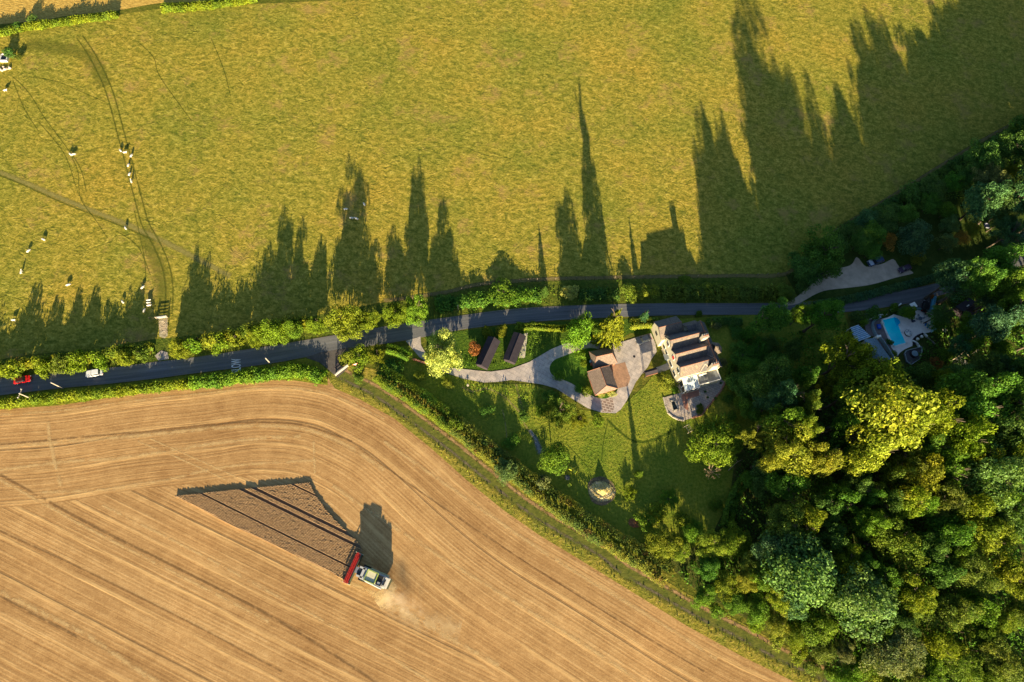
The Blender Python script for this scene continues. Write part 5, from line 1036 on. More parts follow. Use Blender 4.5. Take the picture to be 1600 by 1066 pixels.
cbx('rear_hood', simple('dusty_white_hood', (.52,.51,.46), .6), [((-3.5,0,2.85), (1.1,2.5,.5))], bevel=.15); cbx('hood_grille', BLACKM, [((-3.25,.1,3.12), (.35,1.3,.05))]); cbx('spreader', DARKG, [((-4.1,0,1.2), (.6,2.4,.6))])
m = MB(); m.tube((X(.8),1.35,3.3), (X(-3.2),1.55,3.5), .2, n=10); m.build('unloading_auger', BODYM, cb)
for x, r, wd, y in ((1.9,.95,.75,1.45), (-2.6,.65,.5,1.25)):
    for s in (-1, 1):
        m = MB(); m.tube((X(x), s*(y-wd/2), r), (X(x), s*(y+wd/2), r), r, n=20); wh = m.build('wheel', RUBBER, cb); m = MB(); m.tube((X(x), s*(y+wd/2), r), (X(x), s*(y+wd/2+.04), r), r*.5, n=14); m.build('rim', LIME, wh)
m = MB(); m.add([(X(2.6),-.7,1.0),(X(2.6),.7,1.0),(X(4.2),.7,.4),(X(4.2),-.7,.4),(X(2.6),-.7,1.7),(X(2.6),.7,1.7),(X(4.2),.7,1.1),(X(4.2),-.7,1.1)], [(0,1,2,3),(4,5,6,7),(0,1,5,4),(1,2,6,5),(2,3,7,6),(3,0,4,7)]); m.build('feeder_house', BODYM, cb)
HW = 3.6; hdr = MB(); hdr.box((X(4.25),0,.65), (.12,2*HW,1.1)); hdr.box((X(4.6),0,.25), (1.1,2*HW,.12)); hdr = hdr.build('header', DARKG, cb)
m = MB(); [m.box((X(4.85), s*HW, .55), (1.9,.14,.8)) for s in (-1, 1)]; m.build('divider', simple('divider_green_white', (.5,.56,.4), .5), hdr)
m = MB(); m.tube((X(4.45),-HW+.1,.55), (X(4.45),HW-.1,.55), .25, n=10); m.build('auger', GREY, hdr)
m = MB(); rc = Vector((X(5.0),0,1.05)); m.tube(rc+Vector((0,-HW,0)), rc+Vector((0,HW,0)), .10, n=8)
for k in range(6):
    a = 6.283*k/6+.3; dx = .52*math.cos(a); dz = .52*math.sin(a); m.tube(rc+Vector((dx,-HW,dz)), rc+Vector((dx,HW,dz)), .075, n=5)
    for y in np.linspace(-HW, HW, 8): m.box((rc.x+dx/2, y, rc.z+dz/2), (.52,.05,.05), tilt=-a)
m.build('reel', RED, hdr)
tag(cb, 'red-reeled combine harvester cutting the last standing wheat', 'combine harvester')
# standing wheat in rows
def z9(x, y): return (260+x/4, 700+y/4)
CP = [z9(50,300), z9(450,257), z9(895,215), z9(930,290), z9(1000,390), z9(1100,495), z9(1200,590), z9(1225,640), z9(1120,830), z9(1000,762), z9(850,690), z9(700,620), z9(550,548), z9(400,480), z9(200,372)]
cg = [Vector((q.x, q.y)) for q in ground(CP, .45)]
ra = P(*z9(200,372), .45); rb = P(*z9(1120,830), .45); rd_ = Vector((rb.x-ra.x, rb.y-ra.y)).normalized(); rn = Vector((-rd_.y, rd_.x))
def tl_(a, b): A = P(*z9(*a), .45); B = P(*z9(*b), .45); return ((Vector((A.x, A.y))+Vector((B.x, B.y)))/2-Vector((ra.x, ra.y))).dot(rn)
gaps = [(tl_((450,255), (1190,605)), .32), (tl_((530,255), (1150,530)), .32), (tl_((230,290), (1115,720)), .16), (tl_((780,230), (930,295)), .16)]
sl = [(p-Vector((ra.x, ra.y))).dot(rn) for p in cg]; rs = random.Random(9); m = MB(); s_ = min(sl)+.1
while s_ < max(sl):
    ts = []; n = len(cg)
    for i in range(n):
        a, b = cg[i], cg[(i+1) % n]; sa, sb = sl[i]-s_, sl[(i+1) % n]-s_
        if (sa > 0) != (sb > 0): k = sa/(sa-sb); ts.append((a.lerp(b, k)-Vector((ra.x, ra.y))).dot(rd_))
    ts.sort(); skip = any(abs(s_-g0) < gw for g0, gw in gaps)
    if not skip:
        for t0, t1 in zip(ts[::2], ts[1::2]):
            k = max(2, int((t1-t0)/.38)); vs = []
            for i in range(k+1):
                q = Vector((ra.x, ra.y))+rd_*(t0+(t1-t0)*i/k+rs.uniform(-.1, .1)*(0 < i < k))+rn*(s_+rs.uniform(-.03, .03)); hh = .44+rs.uniform(-.06, .06)
                for o_, z in ((-.12, .08), (-.09, hh*.92), (0, hh), (.09, hh*.92), (.12, .08)): q2 = q+rn*(o_+rs.uniform(-.015,.015)); vs.append((q2.x, q2.y, z))
            fs = [(i*5+j, i*5+j+1, i*5+j+6, i*5+j+5) for i in range(k) for j in range(4)]+[(0,1,2,3,4), tuple(k*5+j for j in (4,3,2,1,0))]
            m.add(vs, fs)
    s_ += .30
t = NT('ripe_wheat'); p = t.pos(); n = t.noise(p, 2.2, 5, .75); c = t.ramp(n, [(.3, (.19,.12,.06)), (.5, (.33,.215,.115)), (.7, (.48,.335,.185))]); t.bsdf(c, 1, 0, t.bump(n, .8, .15))
o = m.build('standing_wheat', t.m); tag(o, 'dark brown block of uncut wheat in drilled rows', 'crop', None, 'stuff')
struct(sheet('wheat_soil', CP, .05, simple('wheat_gap_soil', (.17,.12,.08), 1, .05), False))  # dark soil filling the gaps between the rows
# chaff spilled behind the machine
CH = m_ribbon('fresh_chaff', (.62,.44,.20), (.80,.62,.33), 1.6, .9, .75, cut=.30)
struct(ribbon('chaff_spill', [(603,906),(612,918),(608,930),(598,938),(590,945)], (3.0,4.5), .062, CH)); struct(ribbon('chaff_drift', [(590,925),(600,940),(625,958),(660,972),(720,985)], (4.5,8), .059, m_ribbon('thin_chaff', (.55,.38,.18), (.70,.52,.28), .8, 1.0, .5, cut=.42)))
# dust hanging behind the machine
p = P(622, 940, 1.2); m = MB(); n_ = 14
for j in range(7):
    ph_ = math.pi*j/6
    for i in range(n_): a = 6.283*i/n_; m.v.append((math.cos(a)*math.sin(ph_)*8.5, math.sin(a)*math.sin(ph_)*3.6, math.cos(ph_)*1.3))
m.f = [(j*n_+i, j*n_+(i+1)%n_, (j+1)*n_+(i+1)%n_, (j+1)*n_+i) for j in range(6) for i in range(n_)]
t = NT('harvest_dust'); vv = t.n('ShaderNodeVolumePrincipled'); vv.inputs['Color'].default_value = (.95,.82,.62,1); nn = t.noise(t.pos(), .45, 3, .6)
tc = t.n('ShaderNodeTexCoord'); ln_ = t.n('ShaderNodeVectorMath', operation='LENGTH'); t.l(t.mapping(tc.outputs['Object'], (1/8.5, 1/3.6, 1/1.3)), ln_.inputs[0])
t.l(t.math('MULTIPLY', t.math('MULTIPLY', t.rng(nn, .42, .68, 0, .35), t.rng(ln_.outputs['Value'], .3, 1.0, 1, 0, True)), 1.0), vv.inputs['Density']); t.l(vv.outputs[0], t.out.inputs['Volume'])
o = m.build('dust_cloud', t.m); o.location = (p.x, p.y, 1.32); o.rotation_euler = (0,0,math.atan2(-hv.y, -hv.x)); tag(o, 'thin pale dust drifting behind the combine harvester', 'dust', None, 'stuff')
# ------------------------------------------------------------------ sheep
def sheep_mesh(seed, graze=True):
    rg = random.Random(seed); hz = .30 if graze else .95
    vs = [(-.42,0,.62),(-.15,0,.66),(.18,0,.66),(.42,0,.66),(.60,0,.62 if graze else .82),(.74,.02,hz+.08),(.88,.03,hz-.04),(-.58,0,.58),
          (-.40,.17,.42),(-.46,.17,.22),(-.40,.17,.03),(-.40,-.17,.42),(-.34,-.17,.22),(-.38,-.17,.03),(.36,.16,.42),(.38,.16,.22),(.34,.16,.03),(.36,-.16,.42),(.30,-.16,.22),(.40,-.16,.03),
          (.70,.14,hz+.12),(.70,-.12,hz+.12),(-.68,0,.42)]
    es = [(0,1),(1,2),(2,3),(3,4),(4,5),(5,6),(0,7),(0,8),(8,9),(9,10),(0,11),(11,12),(12,13),(3,14),(14,15),(15,16),(3,17),(17,18),(18,19),(5,20),(5,21),(7,22)]
    rr = [.29,.31,.31,.27,.16,.11,.06,.22,.10,.05,.045,.10,.05,.045,.09,.05,.045,.09,.05,.045,.025,.025,.04]
    me = bpy.data.meshes.new('sheep_skeleton'); me.from_pydata(vs, es, []); ob = bpy.data.objects.new('tmp', me); COL.objects.link(ob)
    mo = ob.modifiers.new('s', 'SKIN'); mo.use_smooth_shade = True; sv = me.skin_vertices[0].data
    for i, r in enumerate(rr): sv[i].radius = (r, r)
    sv[0].use_root = True; su = ob.modifiers.new('u', 'SUBSURF'); su.levels = 1; su.render_levels = 1
    bpy.context.view_layer.update(); out = bpy.data.meshes.new_from_object(ob.evaluated_get(bpy.context.evaluated_depsgraph_get())); bpy.data.objects.remove(ob); out.name = 'sheep'; return out
WOOL = simple('fleece', (.60,.57,.50), .95, .05, .08, 6, .6, 30)
SM = [regmat(sheep_mesh(1), WOOL), regmat(sheep_mesh(2, False), WOOL)]
for k in SM: k.materials.clear(); k.materials.append(WOOL)
SHP = [(8,141,.3,'pair-less sheep just below the water trough'),(110,241,2.6,'left sheep of the pair high on the left pasture'),(114.5,241,.4,'right sheep of the pair high on the left pasture'),(188,235,2.4,'leftmost sheep at the head of the line on the wheel ruts'),(195,238,.2,'second sheep at the head of the line on the wheel ruts'),(205,243,1.3,'sheep on the right rut at the head of the line'),(200.3,258,1.5,'third sheep down the line on the wheel ruts'),(202,272,1.4,'fourth sheep down the line on the wheel ruts'),(205,283,2.0,'last sheep at the tail of the line on the ruts'),(196,356,2.2,'lone sheep standing on the footpath'),(67.6,374,2.8,'lone sheep below the footpath at the left'),(44,392,1.0,'sheep lower left of the one below the footpath'),(33,425,1.6,'sheep nearest the left shadow edge of the pasture'),(106,445,.5,'sheep at the tips of the hedge shadow'),(222.5,449,1.1,'sheep just above the shadow near the field gate'),(191.5,471.5,2.4,'sheep in shade left of the gate, apart from the others'),(232,469,.2,'top sheep of the three lying in a row by the gate'),(232,473,.1,'middle sheep of the three in a row by the gate'),(232.5,477,.3,'bottom sheep of the three in a row by the gate'),(225,485,1.5,'sheep in shade closest to the field gate'),(20.6,500,.1,'lone sheep in the deep shade at the left edge'),(540,326.5,.2,'leftmost sheep in the tall tree shadow'),(569,319,2.2,'sheep at the right rim of the tall tree shadow'),(549,340.5,.1,'left sheep of the lower pair in the tall tree shadow'),(557,341.5,2.9,'right sheep of the lower pair in the tall tree shadow')]
for i, (x, y, a, lab) in enumerate(SHP):
    p = P(x, y, .5); o = bpy.data.objects.new('sheep', SM[0 if i % 4 else 1]); COL.objects.link(o); o.location = (p.x, p.y, .01); o.rotation_euler = (0,0,a); o.scale = (.84,.88,.84); tag(o, lab.replace('pair-less', 'lone'), 'sheep', 'sheep grazing the pasture')
# ------------------------------------------------------------------ hedges and verges
H1, H2 = 'hedgerow between road and pasture', 'hedge'
def hg(*a, **k): return hedge('hedge', *a, **k)
hg('bramble hedge north of the road left of the stony gateway', [(-60,580),(0,572),(60,565),(120,558),(180,550),(236,541)], 3.2, 3.4, 'YG', 75, .36, .6, cols='mix')
hg('bramble hedge north of the road right of the stony gateway', [(268,541),(320,533),(370,522),(410,513),(450,506),(490,503)], 4.0, 3.9, 'YG', 90, .36, .7, cols='mix')
hg('leafy bank along the field edge south of the road, left half', [(-60,637),(0,630),(60,623),(120,617),(180,611),(240,604),(295,599)], 2.8, 2.0, 'YG', 95, .33, .5)
hg('leafy bank south of the road right of the painted lettering', [(296,598),(340,593),(380,588),(420,583),(460,579),(488,582),(503,591)], 3.8, 2.2, 'LG', 100, .36, .6)
hg('mixed clipped hedge beside the farm track, upper stretch', [(592,583),(620,601),(650,620),(680,641),(710,662)], 5.4, 2.7, 'G', 120, .27, .25, True, cols='mix', zf=.5)
hg('mixed clipped hedge beside the farm track, middle stretch', [(712,664),(745,690),(780,718),(815,745),(850,771)], 5.4, 2.7, 'O', 120, .27, .25, True, cols='mix', zf=.5)
hg('mixed clipped hedge beside the farm track, lower stretch', [(852,773),(890,800),(930,828),(970,852),(1010,876),(1045,902)], 5.8, 2.7, 'O', 120, .27, .25, True, cols='mix', zf=.5)
hg('trimmed dark hedge between road and gravel yard', [(1272,476),(1310,470),(1350,462),(1395,450),(1440,439),(1500,420),(1560,398),(1630,372)], 2.4, 1.6, 'DB', 75, .32, .2)
hg('clipped yellow green hedge between driveway and road', [(985,507),(1000,506),(1015,505),(1028,504)], 2.8, 2.2, 'X', 150, .25, .1, True)
hg('low clipped hedge along the road above the sheds', [(812,512),(830,510),(845,511),(870,513),(890,512)], 1.9, 1.5, 'YG', 130, .25, .2, True)
hg('bright clipped bullet-shaped hedge left of the driveway mouth', [(604,545),(615,547),(628,552),(640,558)], 2.8, 2.5, 'LG', 220, .22, .05, True)
hg('curved laurel hedge on the right edge of the lower lawn', [(1172,742),(1156,760),(1146,780),(1139,805),(1135,822)], 2.8, 2.5, 'G', 140, .32, .15, True)
hg('small curved clipped hedge right of the house', [(1150,560),(1143,572),(1139,588),(1141,602)], 1.6, 1.5, 'G', 110, .28, .1, True)
hg('dark roadside bushes from the thin post to the shade', [(680,475),(720,471),(760,466),(800,462),(845,459)], 4.4, 1.7, 'GD', 75, .38, .7)
hg('dark low bushes between the pale bush and the orange bush', [(905,460),(940,459),(968,460)], 4.0, 1.4, 'D', 60, .38, .6)
hg('olive roadside bushes above the house', [(1035,457),(1080,456),(1120,456),(1160,456),(1200,457),(1225,455)], 4.6, 2.0, 'O', 75, .38, .6)
hg('shaded hedge between house and round trees', [(1105,503),(1130,501),(1160,502)], 2.6, 1.6, 'D', 80, .3, .4)
hg('far hedge strip along the top left field, left part', [(-30,58),(0,50),(40,41),(90,34),(140,27),(182,22)], 2.6, 1.6, 'YG', 80, .4, .5)
hg('far hedge strip at the top edge of the pasture', [(252,12),(290,9),(320,7),(352,2),(400,-4)], 3.2, 1.8, 'YG', 70, .4, .6)
hg('wild weeds along the pasture bank above the gravel yard', [(1240,432),(1262,412),(1275,396)], 2.5, 1.2, 'D', 60, .4, .6)
hg('nettles and weeds below the stock fence', [(1312,364),(1360,335),(1405,311),(1450,284),(1498,253),(1550,224),(1610,190)], 3.4, 1.3, 'D', 60, .4, .7)
tufts('verge_tufts', 'rough grass and weeds on the field verge below the road', [(-60,655),(0,638),(94,631),(188,616),(244,609),(300,604),(373,594),(414,591),(462,593),(495,598),(520,604),(512,590),(495,575),(460,570),(300,593),(169,607),(0,626),(-60,634)], 9, 'YG', .38, .45, seed=3)
tufts('track_tufts', 'dry tussocks on the verge between stubble and farm track', [(523,606),(560,621),(616,652),(673,698),(729,748),(785,794),(842,834),(900,869),(986,922),(1073,976),(1158,1023),(1242,1064),(1330,1115),(1350,1095),(1210,1030),(1155,998),(1095,970),(1035,937),(965,894),(930,866),(862,828),(805,790),(750,745),(694,700),(637,658),(580,618),(540,600)], 8, 'X', .36, .40, seed=4)
tufts('hedge_foot_grass', 'sunlit grass at the foot of the track hedge', [(552,582),(592,612),(648,653),(705,695),(760,739),(817,784),(874,822),(944,862),(1048,930),(1105,962),(1165,990),(1225,1022),(1330,1068),(1320,1050),(1215,998),(1150,968),(1058,915),(1000,893),(935,850),(870,806),(800,752),(735,702),(665,645),(600,598)], 9, 'YG', .26, .22, seed=5)
tufts('north_verge_weeds', 'shaded weeds on the verge north of the road', [(-60,594),(0,588),(94,577),(169,571),(240,561),(300,554),(425,536),(510,521),(622,502),(715,490),(790,480),(865,475),(940,472),(1050,470),(1184,470),(1225,462),(1150,436),(1050,437),(950,439),(860,441),(780,446),(700,462),(640,472),(600,480),(470,520),(300,548),(0,578)], 5, 'G', .40, .35, seed=6)
tufts('woodland_undergrowth', 'tangled dark undergrowth filling the wood below the crowns', [(1150,740),(1180,640),(1140,600),(1170,540),(1320,500),(1330,600),(1400,590),(1440,540),(1475,470),(1560,430),(1700,380),(1700,1120),(1350,1120),(1290,1035),(1200,980),(1110,935),(1050,900),(1110,850),(1130,800)], 5.5, 'GD', .60, .8, lumpy=3.6, seed=7, cap=130000)
tufts('north_garden_undergrowth', 'dark rough growth below the stock fence in the wooded garden', [(1290,392),(1330,360),(1400,318),(1500,262),(1600,205),(1660,180),(1660,330),(1560,330),(1500,312),(1450,318),(1400,345),(1340,390),(1310,400)], 5, 'D', .5, .5, lumpy=1.6, seed=8)
tufts('bed_plants', 'leafy ground cover between the dark sheds and driveway', [(680,575),(752,576),(800,570),(850,545),(880,530),(830,520),(800,530),(780,570),(740,560),(700,560)], 7, 'G', .32, .35, lumpy=.5, seed=9)
tufts('flower_bed', 'flowering plants along the lower edge of the driveway', [(725,600),(790,603),(840,606),(862,618),(830,640),(812,625),(780,612),(745,618)], 7, 'LG', .32, .4, lumpy=.5, seed=10)
tufts('lawn_meadow', 'rough sunlit lawn grass below the driveway', [(700,620),(760,625),(850,640),(950,655),(1020,590),(1050,640),(1090,680),(1080,760),(1010,830),(960,800),(900,720),(800,720)], 4, 'YG', .22, .07, seed=11)
# ------------------------------------------------------------------ trees: shadow casters along the road, heights from where their shadows end
def T(px, py, r, kind, col, label=None, h=None, tip=None, base=None, **k):
    if h is None: h = h_from_tip(base or (px, py+4), tip)
    return tree(px, py, r, h, kind, col, label, base=base, **k)
HB = 'bushes in the roadside hedge'
T(28,572,18,'bush','YG','rounded bush in the hedge above the red car',tip=(26,445),base=(30,583)); T(72,566,14,'bush','YG','bush in the hedge right of the one above the red car',tip=(68,456),base=(74,577))
T(100,562,13,'bush','O','olive bush in the hedge between the red and silver cars',tip=(98,450),base=(102,574)); T(128,560,16,'bush','YG','bush in the hedge just left above the silver car',tip=(124,450),base=(130,570))
T(160,556,14,'bush','YG','bush in the hedge just right above the silver car',tip=(154,462),base=(162,566)); T(200,550,16,'bush','YG','bush in the hedge midway to the stony gateway',tip=(196,438),base=(202,560)); T(226,543,11,'bush','O','last bush before the stony gateway',tip=(230,452),base=(228,556))
T(283,536,17,'broad','YG','bushy tree first right of the stony gateway',tip=(283,386),base=(290,551)); T(306,534,12,'bush','LG','second bush right of the stony gateway',tip=(302,402),base=(308,547))
T(344,530,14,'bush','YG','low bush between gateway trees and hedge middle',tip=(343,440),base=(348,540)); T(370,524,12,'bush','YG','bush left of the hedgerow tree',tip=(371,425),base=(374,536)); T(400,516,14,'broad','YG','hedgerow tree above the white road lettering',tip=(400,392),base=(404,532))
T(428,510,19,'broad','YG','tallest left hedgerow tree with ragged crown',tip=(432,338),base=(430,527)); T(462,507,14,'broad','G','slim hedgerow tree before the big round bush',tip=(463,366),base=(464,522)); T(492,501,14,'broad','YG','hedgerow tree touching the big round bush from the left',tip=(508,350),base=(498,515))
T(532,490,32,'fine','YG','big rounded bright bush-like tree above the lane mouth',tip=(550,252),base=(545,514)); T(575,492,16,'fine','YG','smaller bright tree right of the big rounded one',tip=(586,360),base=(580,508))
T(622,486,21,'fine','YG','bright bush left of the tall rounded roadside tree',tip=(615,340),base=(622,497)); T(657,476,22,'fine','LG','tall rounded bright tree beside the road with a trunk at the verge',tip=(661,238),base=(654,498))
T(702,543,35,'fine','P','large cream-flowered tree above the driveway bend',tip=(706,308),base=(693,562)); T(742,543,13,'bush','R','rusty red-leaved shrub left of the first dark shed',h=3.2)
T(782,457,22,'bush','LG','bright leafy bush in the roadside thicket, left one',h=3.2); T(812,460,16,'bush','LG','bright leafy bush in the roadside thicket, right one',h=2.8); T(890,456,13,'bush','P','pale sunlit bush above the green garden tree',h=3.4); T(985,455,13,'bush','X','orange-lit bush left one of three above the clipped hedge',h=3.0); T(1003,455,11,'bush','X','orange-lit bush middle one of three above the clipped hedge',h=2.6); T(1018,454,12,'bush','X','orange-lit bush right one of three above the clipped hedge',h=3.2); T(1103,451,11,'bush','X','orange-lit bush alone above the house',h=2.8)
T(846,453,8,'cone','D','slim dark conifer in the roadside thicket',tip=(832,350),base=(850,460)); T(1072,436,8,'bush','LG','small bright bush on the pasture bank above the house',h=1.8)
T(906,516,24,'broad','LG','lush green tree between road and driveway',tip=(870,308),base=(903,527)); T(936,513,12,'broad','G','small green tree wedged beside the tall golden conifer',h=7.5)
T(955,508,28,'cone','YG','tall golden conifer beside the road and clipped hedge',h=20.2,base=(947,530)); T(1000,498,9,'cone','DB','slender dark conifer behind the clipped hedge',tip=(970,340),base=(1003,502))
T(565,556,18,'bush','YG','bush holding the white triangular sign',h=3.4); T(545,556,12,'bush','X','sunlit bush beside the lane mouth rails',h=2.6); T(588,552,18,'spray','YG','spiky bright shrub at the left end of the bullet hedge',h=4.5); T(608,577,20,'bush','GD','dark bush at the top of the track hedge',h=2.2)
T(560,590,9,'bush','O','small scrub at the top of the farm track',h=1.4)
for x, y, r, c, l in ((654,586,9,'X','small amber shrub left one on the dark lawn'),(700,599,9,'X','small amber shrub right one on the dark lawn'),(762,518,10,'YG','clipped dome bush left one of two by the road'),(784,516,11,'YG','clipped dome bush right one of two by the road'),(815,509,9,'X','clipped dome bush at the left end of the low hedge'),(832,508,8,'X','small clipped dome in the low roadside hedge')):
    T(x, y, r, 'dense', c, l, h=2.0 if r < 10 else 2.3)
T(880,632,28,'spray','O','sprawling olive conifer below the driveway fork',h=7.5,base=(872,645)); T(903,655,17,'spray','YG','golden spreading shrub below the olive conifer',h=4.5); T(862,620,14,'bush','GD','dark rhododendron above the olive conifer',h=3.0); T(935,655,11,'bush','LG','bright green bush below the brick rows',h=2.4)
T(866,717,23,'broad','LG','round bright tree above the yellow chairs',h=7.5); T(847,752,13,'bush','GR','grey twiggy bush on the track hedge',h=3.6); T(791,735,19,'fine','B','pale green tree growing in the track hedge',h=5.5); T(712,660,14,'bush','G','bush in the track hedge at the first bend',h=3.6)
T(1119,688,44,'dense','YG','dense round evergreen with pale tips below the terrace',h=8.5)
T(1047,778,17,'spray','LG','small feathery tree in the lower lawn',h=3.4); T(985,770,13,'spray','YG','small tree beside the straw heap',h=2.8); T(1030,800,13,'bush','YG','bush between lower lawn and the golden row',h=2.4); T(1000,740,7,'cone','G','little dark conifer on the lower lawn',h=6.0)
T(910,553,10,'bush','LG','bright bush on the island beside the outbuilding',h=2.4); T(912,567,6,'bush','YG','small bush beside the round bins',h=1.4); T(874,588,8,'bush','LG','bush on the left tip of the island lawn',h=1.8); T(905,606,7,'bush','LG','bush in the island border, upper of two',h=1.5); T(916,612,8,'bush','YG','bush in the island border, lower of two',h=1.6); T(940,615,6,'bush','P','pale flowering bush at the garage wall, left one',h=1.2); T(955,613,7,'bush','P','pale flowering bush at the garage wall, right one',h=1.3)
T(1040,594,15,'bush','X','rounded amber bush against the house wall',h=2.6); T(1055,608,7,'bush','G','dark bush by the conservatory corner',h=1.5); T(1130,564,7,'bush','GR','pale rose bush right of the house',h=1.6); T(1118,507,8,'bush','GR','pale bush above right of the house',h=2.2); T(1092,490,6,'bush','G','small bush on the road edge behind the house',h=1.6); T(1022,505,5,'bush','D','dark bush beside the black car',h=1.4); T(1028,588,4,'bush','YG','tiny bright bush by the gate porch',h=1.0); T(1095,640,7,'bush','O','olive tuft below the brick terrace wall',h=1.2); T(1138,622,9,'bush','GD','green bush right of the terrace',h=1.6)
T(1152,518,12,'bush','GD','low flat green bush right of the house',h=1.3); T(1210,495,28,'dense','GD','dark round tree covering the road edge, left of three',h=14); T(1176,508,14,'cone','GD','dark spiky conifer left of the round roadside tree',h=15.5,base=(1166,525)); T(1257,487,22,'dense','LG','rounded roadside tree, middle of three',h=13); T(1294,487,23,'broad','GD','feathery dark roadside tree, right of three',h=20)
for x, y, r, c in ((1162,556,22,'GD'),(1185,547,19,'GD'),(1206,540,18,'D')): T(x, y, r, 'fine', c, h=4.0)
T(1298,556,45,'spray','YG','big feathery conifer-like tree left of the striped canopy',h=28,base=(1276,592)); T(1296,600,22,'spray','YG','lit lower arm of feathery tree left of the pool house',h=15); T(1262,588,16,'broad','GD',h=14)
T(1208,590,33,'broad','D','dark rounded tree right of the house lawn',h=18); T(1225,618,20,'fine','DB',h=15.6); T(1195,625,16,'fine','DB',h=13.2); T(1265,630,17,'fine','O',h=18); T(1185,680,25,'spray','X','yellow spiky tree at the left edge of the wood',h=18); T(1240,692,40,'broad','Y','large sunlit golden tree in the left of the wood',h=22.2); T(1228,655,28,'broad','G',h=20.4); T(1262,668,17,'fine','X',h=21.6); T(1287,716,24,'fine','Y','bright golden crown on the right of the large golden tree',h=21); T(1215,712,20,'broad','Y',h=19.8)
T(1345,645,26,'broad','G',h=18); T(1380,590,34,'broad','YG','tall yellow green tree overhanging the pool house roof',h=30); T(1390,640,60,'broad','Y','largest golden tree in the middle of the wood',h=32.4); T(1362,703,32,'broad','Y','golden lower crown leaning from the largest tree',h=26.4); T(1420,660,34,'broad','YG',h=28.8); T(1467,645,32,'broad','YG',h=27.6); T(1340,610,28,'broad','LG',h=25.2)
